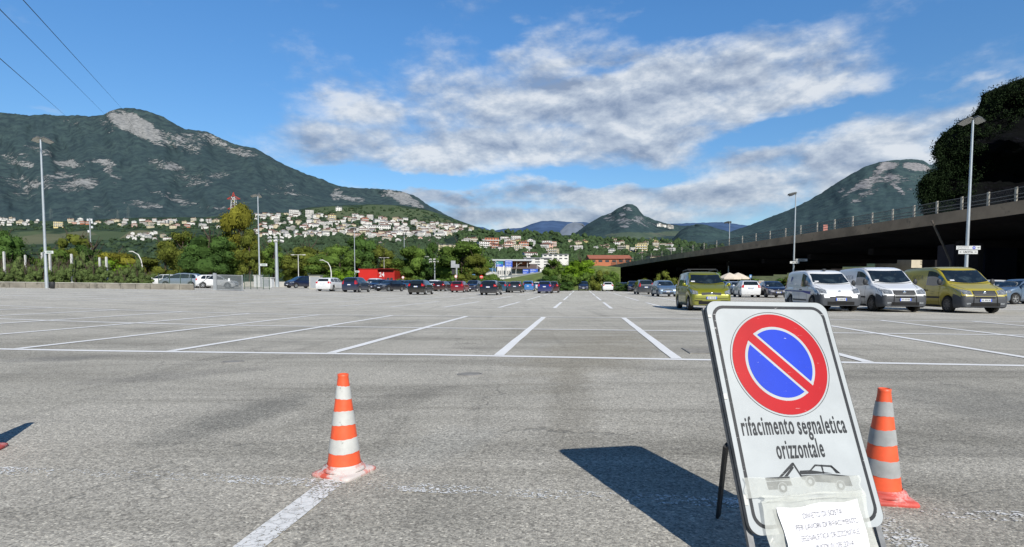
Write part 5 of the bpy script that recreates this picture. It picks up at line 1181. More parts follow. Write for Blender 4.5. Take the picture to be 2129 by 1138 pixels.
for a in (
 (232, 88, 526, 86, 'bright', 'bush', 'bright green rounded shrub behind the orchard'),
 (715, 96, 550, 62, 'bright', 'bush', 'bright green clipped bush right of the curved lamp'),
 (872, 118, 567, 44, 'mid', 'bush', 'green hedge below the blue railings'), (905, 112, 572, 44, 'mid', 'bush', 'low hedge left of the variable message board'),
 (845, 112, 570, 40, 'olive', 'bush', 'olive shrub beside the fourth lamp post'),
 (968, 104, 560, 60, 'olive', 'bush', 'olive shrub in front of the large spreading tree'), (1015, 100, 560, 60, 'mid', 'bush', 'green shrub left of the grass bank'),
 (1000, 104, 566, 40, 'dark', 'bush', 'dark shrub behind the no entry sign'), (935, 104, 570, 44, 'mid', 'bush', 'green shrub under the variable message board'),
 (1148, 102, 562, 50, 'dark', 'bush', 'dark bush on the slope below the small round tree'),
 (1190, 96, 560, 56, 'mid', 'bush', 'mid green bush left of the end of the bridge'), (1172, 92, 580, 50, 'dark', 'bush', 'dark low bush above the lone car lane'),
 (1228, 100, 556, 50, 'mid', 'bush', 'green bush at the foot of the bridge end'), (1248, 94, 548, 46, 'olive', 'bush', 'ivy covered mound under the bridge end'),
 (1270, 92, 552, 36, 'mid', 'bush', 'ivy hanging below the start of the bridge'), (1300, 88, 583, 56, 'dark', 'bush', 'dark low hedge in the shade of the bridge'),
 (1332, 84, 572, 36, 'olive', 'bush', 'small olive shrub under the bridge by the grey car'), (1378, 80, 564, 44, 'olive', 'thin', 'twiggy shrub under the bridge above the silver car'),
 (1402, 80, 570, 40, 'olive', 'bush', 'shrub just left of the olive people carrier'), (1492, 84, 566, 40, 'dark', 'thin', 'dark twiggy shrub right of the olive people carrier'),
 (1580, 190, 574, 50, 'mid', 'bush', 'green shrub behind the navy saloon'), (1616, 186, 572, 40, 'dark', 'bush', 'dark shrub left of the small white van'),
 (1800, 126, 560, 60, 'bright', 'bush', 'sunlit shrub glimpsed over the middle van'), (1848, 112, 551, 60, 'bright', 'bush', 'bright bush between the middle van and the cream building'), (1872, 106, 546, 50, 'olive', 'bush', 'olive bush left of the cream building'),
 (1760, 138, 560, 50, 'mid', 'bush', 'green shrub between the two white vans'), (1958, 96, 531, 46, 'dark', 'bush', 'dark bush in front of the cream building'),
 (1552, 176, 570, 40, 'mid', 'bush', 'green shrub on the bank behind the parasols'), (1648, 178, 568, 44, 'olive', 'bush', 'olive shrub on the bank behind the lamp post with two white signs'), (1690, 176, 566, 50, 'mid', 'bush', 'green shrub on the bank above the small white van roof'), (1728, 172, 563, 46, 'dark', 'bush', 'dark shrub on the bank between the small van and the next'),
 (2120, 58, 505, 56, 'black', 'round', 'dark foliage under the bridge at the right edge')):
    T_(*a, name='shrub', cat='shrub', low=.0)
# orchard rows beyond the wall
ro = random.Random(3); oc = 0
rowlab = ['front row', 'second row', 'third row']
for r_ in range(3):
    n = 17
    for i in range(n):
        px = -30+i*20.5+ro.uniform(-4, 4)+r_*7
        if px > 318: continue
        Y = 55+r_*5.5+ro.uniform(-.5, .5); topy = 548-r_*9+ro.uniform(-9, 9)+(14 if px > 225 else 0)+(12 if px > 290 else 0)
        tree(px, Y, topy, 30+ro.uniform(0, 8), 'orchard', 'bush' if i % 3 else 'thin', f'leafy fruit tree in the {rowlab[r_]} of the orchard behind the concrete wall', 'fruit_tree', 'fruit tree', f'fruit trees in the {rowlab[r_]} of the orchard', .02)
M_CP = mat('concrete_post', (.55, .55, .53, 1), .85, var=.15, scale=3)
for px, pt, Y in ((11, 524, 58), (55, 531, 64), (90, 526, 61), (106, 529, 56), (151, 529, 55), (209, 536, 60), (223, 535, 56)):
    p = ax(px, Y); H = at(px, pt, Y).z-p.z; mb = MB(); mb.box(-.075, .075, -.075, .075, -.1, H); mb.box(-.05, .05, -.05, .05, H, H+.04)
    o = mb.build('orchard_post', M_CP, label='pale concrete post standing up among the orchard trees', cat='post', group='concrete posts in the orchard'); o.location = p
# low wall on the left
M_WALL = mat('wall_concrete', (.21, .195, .165, 1), .9, var=.3, scale=1.2, bump=.3, dirt=((.10, .095, .075, 1), 1.5, .55))
wa, wb = ax(-120, 46.5), ax(404, 51.5); mb = MB(); N = 16; 
for i in range(N):
    a, b_ = wa.lerp(wb, i/N), wa.lerp(wb, (i+1)/N-.0015); a.z, b_.z = gz(a.x, a.y)-.1, gz(b_.x, b_.y)-.1
    d = (b_-a).normalized(); n_ = Vector((-d.y, d.x, 0))*.12; up = Vector((0, 0, .58)); mb.grid([[a-n_, a-n_+up, a+n_+up, a+n_], [b_-n_, b_-n_+up, b_+n_+up, b_+n_]]); mb.face([a-n_, a-n_+up, a+n_+up, a+n_]); mb.face([b_-n_, b_-n_+up, b_+n_+up, b_+n_])
wl = mb.build('concrete_wall', M_WALL, label='low stained concrete wall along the left edge of the car park', cat='wall')
mb = MB(); mb.grid([[wa+Vector((0, -.16, .49)), wa+Vector((0, -.16, .54)), wa+Vector((0, .16, .54)), wa+Vector((0, .16, .49))], [wb+Vector((0, -.16, .49)), wb+Vector((0, -.16, .54)), wb+Vector((0, .16, .54)), wb+Vector((0, .16, .49))]]); mb.build('coping', mat('coping', (.42, .41, .37, 1), .9, var=.2, scale=2), wl)
# wire fence beyond the wall, gate
M_GALV = mat('galvanised', (.42, .44, .46, 1), .45, metal=.5, var=.12, scale=4); M_MESH = None
def m_mesh(name, col, sx, sz, fill):
    m, t, b, out = newmat(name); p = t.add('ShaderNodeTexCoord').outputs['Object']; s_ = t.add('ShaderNodeSeparateXYZ', {0: p})
    a = t.m('MAXIMUM', t.m('LESS_THAN', t.m('FRACT', t.m('MULTIPLY', s_.outputs[0], 1/sx)), fill), t.m('LESS_THAN', t.m('FRACT', t.m('MULTIPLY', s_.outputs[2], 1/sz)), fill))
    setc(t, b, col); b.inputs['Roughness'].default_value = .5; tr = t.add('ShaderNodeBsdfTransparent'); ms = t.add('ShaderNodeMixShader', {0: a}); t.l.new(tr.outputs[0], ms.inputs[1]); t.l.new(b.outputs[0], ms.inputs[2]); t.l.new(ms.outputs[0], out.inputs[0]); return m
M_FM = m_mesh('gate_mesh', (.115, .13, .14, 1), .06, .06, .50); M_FW = m_mesh('wire_mesh', (.07, .10, .08, 1), .10, .10, .16)
def fence(name, label, cat, pa, pb, H, m, postm, npost, pw=.05, rail=True):
    L = Vector((pb.x-pa.x, pb.y-pa.y)).length; e = empty(name, pa, math.atan2(pb.y-pa.y, pb.x-pa.x), label=label, cat=cat); dz = pb.z-pa.z
    mb = MB(); mb.face([(0, 0, .05), (L, 0, .05+dz), (L, 0, H+dz), (0, 0, H)]); mb.build('mesh_panel', m, e)
    for i in range(npost+1):
        x = L*i/npost; mb = MB(); mb.box(x-pw/2, x+pw/2, -pw/2-.01, pw/2+.01, -.1+dz*i/npost, H+.05+dz*i/npost); mb.build('post', postm, e)
    if rail:
        for z in (H, .08): mb = MB(); mb.bar((0, 0, z), (L, 0, z+dz), .04); mb.build('rail', postm, e)
    return e
def gp2(px, Y): return ax(px, Y)
M_GP = mat('green_post', (.05, .09, .06, 1), .6, var=.2)
fence('wire_fence', 'thin green wire fence behind the white cars and the wall', 'fence', gp2(330, 55), gp2(398, 55), 1.4, M_FW, M_GP, 3, .04, False)
fence('sliding_gate', 'grey framed sliding gate of fine mesh at the end of the wall', 'gate', gp2(450, 52), gp2(504, 52), 1.42, M_FM, M_GALV, 1, .07)
mb = MB(); a = gp2(447, 52); mb.box(-.12, .12, -.1, .1, -.1, 1.58); o = mb.build('gate_post', M_GALV, label='stout grey post carrying the sliding gate', cat='post'); o.location = a
mb = MB(); a, b_ = gp2(404, 52), gp2(446, 52); mb.bar(a+Vector((0, 0, .25)), b_+Vector((0, 0, 1.5)), .05); mb.bar(a+Vector((.3, 0, .1)), b_+Vector((0, 0, .1)), .05); mb.build('gate_brace', M_GALV, label='slanting grey brace left of the sliding gate post', cat='brace')
mb = MB(); mb.face([(-.09, 0, 0), (.09, 0, 0), (.09, 0, .28), (-.09, 0, .28)]); o = mb.build('gate_notice', M_PLATE, label='small white notice fixed on the mesh gate', cat='notice'); a = gp2(477, 52); o.location = a+Vector((0, -.05, .85))
fence('wire_fence', 'green wire fence with slanting struts right of the gate', 'fence', gp2(508, 60), gp2(560, 62), 1.6, M_FW, M_GP, 4, .05, False)
mb = MB(); mb.box(-11, 9, -.12, .12, -.1, .75); o = mb.build('rear_wall', mat('pale_wall', (.42, .41, .38, 1), .9, var=.15, scale=.5), label='pale low wall behind the navy people carrier and white cabinets', cat='wall'); a = gp2(560, 84); o.location = a; o.rotation_euler.z = R(2)
# cabinets
def cabinet(name, label, px, pw, pt, Y, m, roofm, cat='cabinet', doors=True):
    a = ax(px, Y); wv = pw*Y/FPX; H = at(px, pt, Y).z-a.z; e = empty(name, a, R(-7), label=label, cat=cat)
    mb = MB(); mb.box(-wv/2, wv/2, -.35, .35, 0, H-.12); bevel(mb.build('body', m, e), .02)
    mb = MB(); mb.box(-wv/2-.08, wv/2+.08, -.42, .42, H-.118, H); mb.build('roof', roofm, e)
    if doors: mb = MB(); mb.box(-wv*.40, wv*.40, -.365, -.352, .12, H-.25); mb.build('door', mat(name+'_door', (.33, .35, .37, 1), .5, var=.1), e)
    return e
cabinet('meter_cabin', 'concrete meter cabin with a grey door beside the white estate car', 657, 24, 572, 70, mat('cabin_conc', (.48, .46, .40, 1), .85, var=.2, scale=2), mat('cabin_roof', (.14, .15, .13, 1), .8))
cabinet('switch_box', 'white switch box at the foot of the second lamp post', 558, 20, 577, 74, mat('white_box', (.62, .63, .63, 1), .6, var=.06), M_CP)
cabinet('switch_box', 'pale tall cabinet partly behind the second lamp post', 537, 14, 572, 78, mat('white_box', (.6, .6, .6, 1)), M_CP, doors=False)
mb = MB(); mb.lathe([(0, .55), (.17, .55), (.19, .50), (.15, 0), (0, 0)], 14); o = mb.build('litter_bin', M_BLK, label='black litter bin at the foot of the left lamp post', cat='litter bin', smooth=True); o.location = ax(109, 46)
# ------------------------------------------------------------------ lamp posts
M_LAMPP = mat('lamp_steel', (.50, .54, .57, 1), .4, metal=.45, var=.12, scale=1.5); M_HEADU = mat('lamp_glass', (.55, .55, .52, 1), .2, var=.15); M_HEADT = mat('lamp_top', (.11, .12, .12, 1), .6, var=.2)
def lamp(px, Y, label, H=12.7, hs=1.0, rz=0, dzb=0, group=None):
    a = ax(px, Y); a.z += dzb; e = empty('lamp_post', a, rz, label=label, cat='lamp post')
    mb = MB(); mb.tube([(0, 0, -.1), (0, 0, .9), (0, 0, 1.0), (0, 0, 4.5), (0, 0, H-.25)], [.135, .135, .12, .10, .065], 12); mb.build('pole', M_LAMPP, e, smooth=True)
    mb = MB(); mb.tube([(-.10, 0, H-.30), (.10, 0, H-.30)], .05, 8); mb.tube([(0, 0, H-.3), (0, 0, H-.12)], .05, 8); mb.build('bracket', M_HEADT, e, smooth=True)
    for k in range(2):
        hd = empty('lamp_head', (0, 0, H-.1)); hd.parent = e; hs_ = 1; hd.scale = (1.12, 1.12, 1.12); hd.rotation_euler = (R(-14), R(-12 if k else 12), R(-32 if k else 42)); s_ = hs
        mb = MB(); P = [(-.26, .06), (.26, .06), (.30, .45), (.24, .86), (-.24, .86), (-.30, .45)]
        top = [(x*s_*(.8), y*s_, .11*s_) for x, y in P]; bot = [(x*s_, y*s_, 0) for x, y in P]; mb.face(top); n = len(P)
        for i in range(n): mb.face([bot[i], bot[(i+1) % n], top[(i+1) % n], top[i]])
        mb.build('housing', M_HEADT, hd)
        mb = MB(); mb.face([(x*s_*.94, y*s_*.96+.015, -.004) for x, y in P][::-1]); mb.build('lens', M_HEADU, hd)
    return e
def board(e, x0, x1, z, h, lines, arrow=None, name='street_sign', off=-.14, m=None, tm=None):
    mb = MB(); mb.box(x0, x1, off-.012, off, z-h/2, z+h/2); b_ = mb.build(name, m or mat('sign_face', (.62, .64, .62, 1), .5, var=.05), e)
    return b_
def panel_sign(e_loc, label, x0, x1, z, h, body, color=(.02, .02, .02, 1), tw=.6, rz=0, arrowR=False, arrowL=False, logo=False, base=None, multi=None):
    e = empty('direction_sign', e_loc, rz, label=label, cat='sign')
    mb = MB(); mb.box(x0, x1, -.17, -.155, z-h/2, z+h/2); mb.build('panel', base or mat('sign_face', (.60, .62, .62, 1), .5, var=.05), e)
    mb = MB(); mb.box(-.13, .13, -.153, -.10, z-.03, z+.03); mb.build('clamp', M_GALV, e)
    km = mat('sign_ink_'+str(round(color[1], 2))+str(round(color[2], 2)), color, .6, var=.1)
    def put(V, F, ox, oz, k, sy=1):
        mb = MB(); mb.v = [Vector((ox+v.x*k, -.1725, oz+v.y*sy)) for v in V]; mb.f = F; mb.m = [0]*len(F); mb.build('lettering', km, e)
    L = x1-x0
    if multi:
        for i, s_ in enumerate(multi): V, F = text_mesh(s_, h/len(multi)*.9); mx_ = max(v.x for v in V); put(V, F, x0+.06, z+h/2-(i+.85)*h/len(multi), L*tw/mx_)
    else:
        V, F = text_mesh(body, h*.80, bold=.006); mx_ = max(v.x for v in V); ox = x0+(L-L*tw)/2; put(V, F, ox, z-h*.27, L*tw/mx_)
    def arrow(cx_, dr, s_):
        mb = MB(); P = [(-1, -.12), (.1, -.12), (.1, -.5), (1, 0), (.1, .5), (.1, .12), (-1, .12)]; q = [(cx_+x*dr*s_, -.1725, z+y*s_*.9) for x, y in P]; mb.face(q if dr > 0 else q[::-1]); mb.build('arrow', km, e)
    if arrowR: arrow(x1-h*.62, 1, h*.40)
    if arrowL: arrow(x0+h*.62, -1, h*.40)
    if logo:
        mb = MB(); mb.face([(x1-h*1.75+h*.42*math.cos(2*math.pi*i/24), -.173, z+h*.40*math.sin(2*math.pi*i/24)) for i in range(24)]); mb.build('blue_disc', mat('sign_disc_blue', (.03, .06, .5, 1), .4), e)
        mb = MB(); mb.face([(x1-h*1.75+h*.16*math.cos(2*math.pi*i/16), -.175, z+h*.15*math.sin(2*math.pi*i/16)) for i in range(16)]); mb.build('disc_centre', M_PLATE, e)
    return e
GRN = (.02, .16, .06, 1)
l1 = ax(97, 48); lamp(97, 48, 'nearest lamp post on the left, by the concrete wall', rz=R(20)); panel_sign(l1, 'small white sign with green letters on the left lamp post', .12, .82, at(107, 525, 48).z-l1.z, .24, 'ISONZO', GRN)
lamp(2007, 39.5, 'tall lamp post right of the yellow van', rz=R(-35), hs=1.0)
l10 = ax(2007, 39.5)
panel_sign(l10, 'upper white direction sign with blue disc and arrow on the right lamp post', -.88, .80, at(2000, 515.5, 39.4).z-l10.z, .26, '', tw=.48, multi=['AUTOSILO BUONCONSIGLIO', 'CENTRO CITTA', 'STAZIONE FS'], arrowR=True, logo=True)
panel_sign(l10, 'lower white sign reading USCITA between two arrows on the right lamp post', -.72, .62, at(2000, 524.5, 39.4).z-l10.z, .26, 'USCITA', tw=.50, arrowR=True, arrowL=True)
for px, Y, lab in ((540, 78, 'second lamp post from the left, right of the mesh gate'), (738, 124, 'lamp post behind the slate blue people carrier'), (841, 139, 'thin lamp post between the red building and the black hatchback'), (909, 162, 'far thin lamp post in front of the cream building'),
                   (1514, 104, 'far lamp post right of the olive people carrier'), (1649, 71.5, 'lamp post above the small white van')):
    lamp(px, Y, lab, rz=R(px % 50))
def sg_(px, py, Y, wpx, hpx, lab, body='', dx=0, **k):
    a = ax(px, Y); z = at(px, py, Y).z-a.z; w_ = wpx*Y/FPX; return panel_sign(a, lab, .1 if dx == 0 else dx, (.1 if dx == 0 else dx)+w_, z, hpx*Y/FPX, body, **k)
sg_(541, 551, 78, 15, 5, 'white name sign on the second lamp post', 'ADIGE', color=GRN); sg_(738, 565, 124, 9, 4, 'small white sign on the lamp post beside the red building', 'BRENTA', color=GRN); sg_(841, 570, 139, 9, 3.5, 'small white sign on the thin lamp post', 'AVISIO', color=GRN)
sg_(1650, 541, 71.5, 24, 5, 'upper white sign on the lamp post above the small van', 'PARCHEGGIO'); sg_(1650, 546, 71.3, 19, 4.6, 'lower white sign on the lamp post above the small van', 'USCITA', dx=-.62)
# floodlight mast, street lamps
def mast(px, Y, pt, label, r_, nh, base=None):
    a = ax(px, Y); H = at(px, pt, Y).z-a.z; e = empty('floodlight_mast', a, label=label, cat='mast'); mb = MB(); mb.tube([(0, 0, -.1), (0, 0, H*.5), (0, 0, H)], [r_, r_*.85, r_*.7], 12); mb.build('pole', M_LAMPP, e, smooth=True)
    mb = MB(); mb.bar((-.8, 0, H-.2), (.8, 0, H-.2), .06); mb.bar((0, 0, H-.7), (0, 0, H+.4), .06); mb.build('crossarm', M_GALV, e)
    for i in range(nh):
        mb = MB(); x = -.85+1.7*(i % 3)/2; z = H-.45+.5*(i//3); mb.box(-.26, .26, -.2, .1, -.13, .13, None, Matrix.Translation((x, -.1, z)) @ Matrix.Rotation(R(-35), 4, 'X') @ Matrix.Rotation(R(30*(i % 3-1)), 4, 'Z')); mb.build('floodlight', M_HEADU, e)
mast(576, 82, 496, 'thick grey mast with a cluster of white floodlights', .27, 6); mast(904, 118, 541, 'mast with small white floodlights near the blue railings', .14, 5)
def curved(px, Y, pt, label, dr=-1, double=False, r_=.06):
    a = ax(px, Y); H = at(px, pt, Y).z-a.z; e = empty('street_lamp', a, label=label, cat='street lamp'); mb = MB()
    if double: mb.tube([(0, 0, -.1), (0, 0, H)], [r_*1.2, r_*.8], 8); mb.bar((-.75, 0, H), (.75, 0, H), .06)
    else: mb.tube([(0, 0, -.1), (0, 0, H*.55), (dr*.12, 0, H*.75), (dr*.5, 0, H*.92), (dr*1.2, 0, H)], [r_*1.6, r_*1.5, r_*1.3, r_*1.1, r_*.8], 8)
    mb.build('pole', mat('white_pole', (.62, .62, .60, 1), .5, var=.08), e, smooth=True)
    for s_ in ((-1, 1) if double else (dr,)): mb = MB(); mb.sphere((s_*(.9 if double else 1.5), 0, H-.02 if double else H+.05), (.38, .14, .09), 10, 6); mb.build('lamp_head', M_HEADU, e, smooth=True)
curved(297, 80, 524, 'white curved street lamp rising from the trees left of the parked white cars'); curved(689, 90, 542, 'white curved street lamp above the white estate car'); curved(621, 92, 530, 'thin double headed street lamp behind the navy people carrier', 1, True); curved(962, 125, 552, 'curved street lamp in front of the large spreading tree', 1)
curved(799, 135, 536, 'thin street lamp rising over the red building', 1, True, .05); curved(882, 140, 534, 'thin street lamp behind the blue railings', 1, True, .05)
for px, pt, lb in ((1002, 540, 'thin far street lamp touching the narrow dark tree'), (1012, 540, 'thin far street lamp left of the canopy building'), (1024, 542, 'thin far street lamp at the left end of the canopy'), (1116, 536, 'thin far street lamp before the white flats'), (1072, 548, 'thin far street lamp right of the tall blue motorway sign')): curved(px, 160, pt, lb, -1 if px % 4 else 1, False, .05)
# ------------------------------------------------------------------ middle distance structures
M_RED = mat('red_cladding', (.60, .022, .015, 1), .5, var=.08, scale=.5)
a = ax(783, 132); e = empty('red_building', a, R(-4), label='low bright red building with white number 24 behind the parked cars', cat='building')
k = 132/FPX; Hh = at(783, 560, 132).z-a.z; x0, x1, x2 = (745-783)*k, (785-783)*k, (819-783)*k
mb = MB(); mb.box(x0, x1-.002, 0, 7, -.2, Hh); mb.build('main_block', M_RED, e)
mb = MB(); mb.box(x1, x2, .8, 7, -.2, Hh-.25); mb.build('entrance_block', mat('red_dark', (.42, .02, .016, 1), .5, var=.1), e)
mb = MB(); mb.box(x0-.1, x2+.1, -.1, 7.1, Hh-.0, Hh+.14); mb.build('roof_edge', mat('red_dark2', (.25, .02, .015, 1), .5), e)
mb = MB(); mb.box(x1+1.7, x2-.4, .70, .79, -.1, Hh*.50); mb.build('entrance', M_WIN, e); 
for i in range(3): mb = MB(); xx = x1+1.9+i*.8; mb.box(xx, xx+.12, .60, .69, 0, Hh*.50); mb.build('door_frame', M_RED, e)
V, F = text_mesh('24', 1.5, bold=.03); mx_ = max(v.x for v in V); mb = MB(); mb.v = [Vector((x1+.15+v.x*1.25/mx_, .78, Hh-1.75+v.y)) for v in V]; mb.f = F; mb.m = [0]*len(F); mb.build('lettering', M_PLATE, e)
# blue railings on the embankment road
M_BLU = mat('blue_rail', (.06, .22, .50, 1), .5, var=.1)
def railing(px0, px1, py, hpx, Y, lab):
    a, b_ = at(px0, py, Y), at(px1, py, Y); L = b_.x-a.x; H = hpx*Y/FPX; e = empty('road_railing', a, label=lab, cat='railing')
    n = max(3, int(L/1.6))
    for z in (H, H*.55): mb = MB(); mb.bar((0, 0, z), (L, 0, z), .14); mb.build('rail', M_BLU, e)
    for i in range(n+1): mb = MB(); mb.box(L*i/n-.06, L*i/n+.06, -.06, .06, -.2, H+.1); mb.build('post', M_BLU, e)
    mb = MB(); mb.box(-.5, L+.5, .10, 1.2, -.9, -.05); mb.build('kerb', M_CP, e)
    mb = MB(); mb.box(-.5, L+.5, .3, 1.0, -4, -.92); mb.build('bank_wall', mat('bank_green', (.05, .08, .02, 1), 1, var=.4, scale=1.5), e)
railing(869, 884, 563.5, 8, 138, 'short blue railing left of the message board'); railing(891, 924, 563.5, 8, 138, 'blue railing behind the small floodlight mast'); railing(1010, 1030, 565, 6, 150, 'blue railing left of the canopy building')
# variable message board
a = ax(946, 112); k = 112/FPX; e = empty('message_board', a, label='grey stepped back of a message board on a stout post', cat='message board'); z0 = at(946, 557, 112).z-a.z; z1 = at(946, 545, 112).z-a.z
mb = MB(); mb.box(-8*k, 1*k, -.2, .2, z0, z1+.25); mb.box(1*k+.002, 9*k, -.2, .2, z0, z1-.45); mb.build('board', mat('board_grey', (.34, .36, .38, 1), .6, var=.1), e)
mb = MB(); mb.box(2*k, 5*k, -.15, .15, -.1, z0-.002); mb.build('post', M_GALV, e); mb = MB(); mb.box(-7*k, 0, .21, .5, z0-1.3, z0-.0); mb.build('control_box', M_BLK, e)
def roundsign(px, py, Y, d, lab, kind):
    a = ax(px, Y); z = at(px, py, Y).z-a.z; e = empty('road_sign', a, label=lab, cat='road sign'); r_ = d*Y/FPX/2
    mb = MB(); mb.tube([(0, 0, -.1), (0, 0, z+r_)], .035, 8); mb.build('post', M_GALV, e, smooth=True)
    c = [(r_*math.cos(2*math.pi*i/28), -.05, z+r_*math.sin(2*math.pi*i/28)) for i in range(28)]; c2 = [(r_*.8*math.cos(2*math.pi*i/28), -.053, z+r_*.8*math.sin(2*math.pi*i/28)) for i in range(28)]
    if kind == 'noentry':
        mb = MB(); mb.face(c); mb.build('disc', M_RED, e); mb = MB(); mb.face([(-r_*.7, -.055, z-r_*.18), (r_*.7, -.055, z-r_*.18), (r_*.7, -.055, z+r_*.18), (-r_*.7, -.055, z+r_*.18)]); mb.build('bar', M_PLATE, e)
    elif kind == 'blue': mb = MB(); mb.box(-r_*.8, r_*.8, -.06, -.04, z-r_, z+r_); mb.build('panel', M_BLU, e); mb = MB(); mb.box(-r_*.3, r_*.3, -.066, -.062, z-r_*.5, z+r_*.5); mb.build('symbol', M_PLATE, e)
    else: mb = MB(); mb.face(c); mb.build('disc', M_RED, e); mb = MB(); mb.face(c2); mb.build('white_centre', M_PLATE, e)
roundsign(1001, 576, 100, 7.5, 'red no entry sign behind the dark grey estate car', 'noentry'); roundsign(948, 575, 98, 6.5, 'red rimmed round sign under the message board', 'ring'); roundsign(985, 574, 104, 7, 'blue square road sign left of the no entry sign', 'blue'); roundsign(838, 577, 100, 6, 'small red rimmed sign at the foot of the thin lamp post', 'ring')
roundsign(1560, 575, 78, 7, 'blue road sign right of the white parasols', 'blue')
# canopy building with motorway signs
a = at(1060, 580, 190); k = 190/FPX; e = empty('canopy_building', a, label='pale building with a wide flat canopy roof behind the motorway signs', cat='building'); Z = lambda py: at(1060, py, 190).z-a.z
mb = MB(); mb.box(-36*k, 46*k, -2, 14, Z(543.5), Z(540)); bevel(mb.build('canopy', mat('canopy_grey', (.50, .53, .56, 1), .5, var=.06), e), .1)
mb = MB(); mb.box(-26*k, 4*k, 0, 9, -1, Z(544)); mb.build('white_hall', WALL['white'], e); mb = MB(); mb.box(4.1*k, 40*k, 2, 9, Z(556), Z(544)); mb.build('orange_wall', WALL['orange'], e)
mb = MB(); mb.box(4.1*k, 62*k, -1, 9, -1, Z(557)); mb.build('grey_hall', WALL['grey'], e)
mb = MB(); mb.face([(2*k, -3, Z(560)), (66*k, -3, Z(560)), (54*k, 4, Z(548)), (20*k, 4, Z(548))]); mb.build('hipped_roof', mat('slate_roof', (.13, .10, .09, 1), .8, var=.2, scale=.5), e)
for i in range(4): mb = MB(); mb.tube([((-30+i*22)*k, -1, -1), ((-30+i*22)*k, -1, Z(544))], .12, 8); mb.build('column', M_CP, e)
for i in range(7): mb = MB(); mb.box((-25+i*4)*k, (-23+i*4)*k, -.05, .03, Z(571), Z(563)); mb.build('window', M_WIN, e)
M_MB = mat('motorway_blue', (.035, .11, .58, 1), .45, var=.08); M_MG = mat('motorway_green', (.02, .24, .30, 1), .45, var=.08)
def bigsign(px0, px1, py0, py1, Y, lab, words, topgreen=False):
    xc = (px0+px1)/2; a = ax(xc, Y); z0, z1 = at(xc, py1, Y).z-a.z, at(xc, py0, Y).z-a.z; k = Y/FPX; w_ = (px1-px0)*k/2; e = empty('motorway_sign', a, label=lab, cat='motorway sign')
    for s_ in (-1, 1): mb = MB(); mb.tube([(s_*w_*.7, .1, -.1), (s_*w_*.7, .1, z1)], .08, 6); mb.build('post', M_GALV, e)
    zm = lerp(z0, z1, .5) if topgreen else z1
    mb = MB(); mb.box(-w_, w_, -.05, 0, z0, zm-.002); mb.build('blue_panel', M_MB, e)
    if topgreen: mb = MB(); mb.box(-w_, w_, -.05, 0, zm, z1); mb.build('green_panel', M_MG, e)
    n = len(words)
    for i, s_ in enumerate(words):
        V, F = text_mesh(s_, (z1-z0)/n*.62, bold=.01); mx_ = max(v.x for v in V); kk = min(1, w_*1.7/mx_); mb = MB(); mb.v = [Vector((-w_*.85+v.x*kk, -.055, z1-(i+.8)*(z1-z0)/n+v.y)) for v in V]; mb.f = F; mb.m = [0]*len(F); mb.build('lettering', M_PLATE, e)
bigsign(1031, 1046, 544, 555, 150, 'left blue and green motorway sign before the canopy', ['A22', 'TRENTO', 'NORD'], True); bigsign(1050, 1065, 542, 556, 150, 'right tall blue motorway sign before the canopy', ['BRENNERO', 'VERONA', 'CENTRO']); bigsign(1087, 1099, 560, 570, 150, 'small blue sign low on the grass bank, left of a wider one', ['PADOVA', 'SS 47']); bigsign(1101, 1118, 559.5, 568.5, 150, 'wide low blue sign on the grass bank', ['CENTRO', 'OVEST'])
# grass bank
M_GB = mat('bank_grass', (.13, .17, .035, 1), 1, var=.35, scale=.6, world=True, bump=.4, bscale=4)
def bank(name, pts, m):
    mb = MB(); n = 24; m_ = 6; rows = []
    for i in range(n+1):
        px = lerp(pts[0][0], pts[-1][0], i/n); yt = interp(px, [(a, b) for a, b, c in pts]); Yt = interp(px, [(a, c) for a, b, c in pts]); a = ax(px, 105); a.z -= .06; b_ = at(px, yt, Yt); b_.z = max(b_.z, a.z+.05)
        rows.append([a.lerp(b_, j/m_)+Vector((0, 0, .12*noise.noise(Vector((px*.1, j, 0)))*(0 < j < m_))) for j in range(m_+1)]+[b_+Vector((b_.x*.25, Yt*.25, -.5))])
    mb.grid(rows); return mb.build(name, m, kind='structure', smooth=True)
bank('grass_bank', [(1015, 590, 120), (1040, 582, 125), (1080, 575, 132), (1120, 568, 138), (1150, 562, 140), (1200, 556, 140), (1240, 552, 130), (1290, 556, 130)], M_GB)
bank('grass_verge', [(1225, 594, 112), (1300, 594.5, 112), (1420, 594.5, 112)], M_GB)
mb = MB(); a, b_ = at(1085, 572.5, 134), at(1130, 565.5, 139); mb.bar(a, b_, .2, .35); a2 = at(1040, 576, 128); mb.bar(a2, a, .2, .35); mb.build('guard_rail', M_GALV, label='pale guard rail climbing along the grass bank', cat='guard rail')
# ------------------------------------------------------------------ viaduct
M_FAS = mat('fascia_concrete', (.30, .225, .155, 1), .9, var=.35, scale=.35, world=True, bump=.4, bscale=3, dirt=((.14, .11, .08, 1), 3, .56))
M_SOF = mat('soffit_shade', (.017, .015, .015, 1), 1, var=.4, scale=.2, world=True, spec=.05); M_PIER = mat('pier_shade', (.030, .027, .028, 1), 1, var=.3, scale=.3, world=True, spec=.05)  # near-black concrete: shade under the deck is put into the base colour
near = [(-8, 42.5), (20, 41.6), (45, 39.9), (80, 36.6), (117, 33.0), (150, 29.8), (172, 27.8)]     # (Y, X) of the near edge
ztop = [(-8, 8.6), (45, 7.75), (80, 7.65), (117, 7.45), (150, 7.0), (172, 6.6)]
far = [(-8, 80), (45, 72), (88, 64.5), (127, 73), (172, 80), (210, 90)]
v_ = empty('viaduct', (0, 0, 0), label='long dark concrete road bridge rising from the bushes to the right edge', cat='bridge')
Ys = [-8+i*6 for i in range(31)]; rows = []; rt = []; rs = []
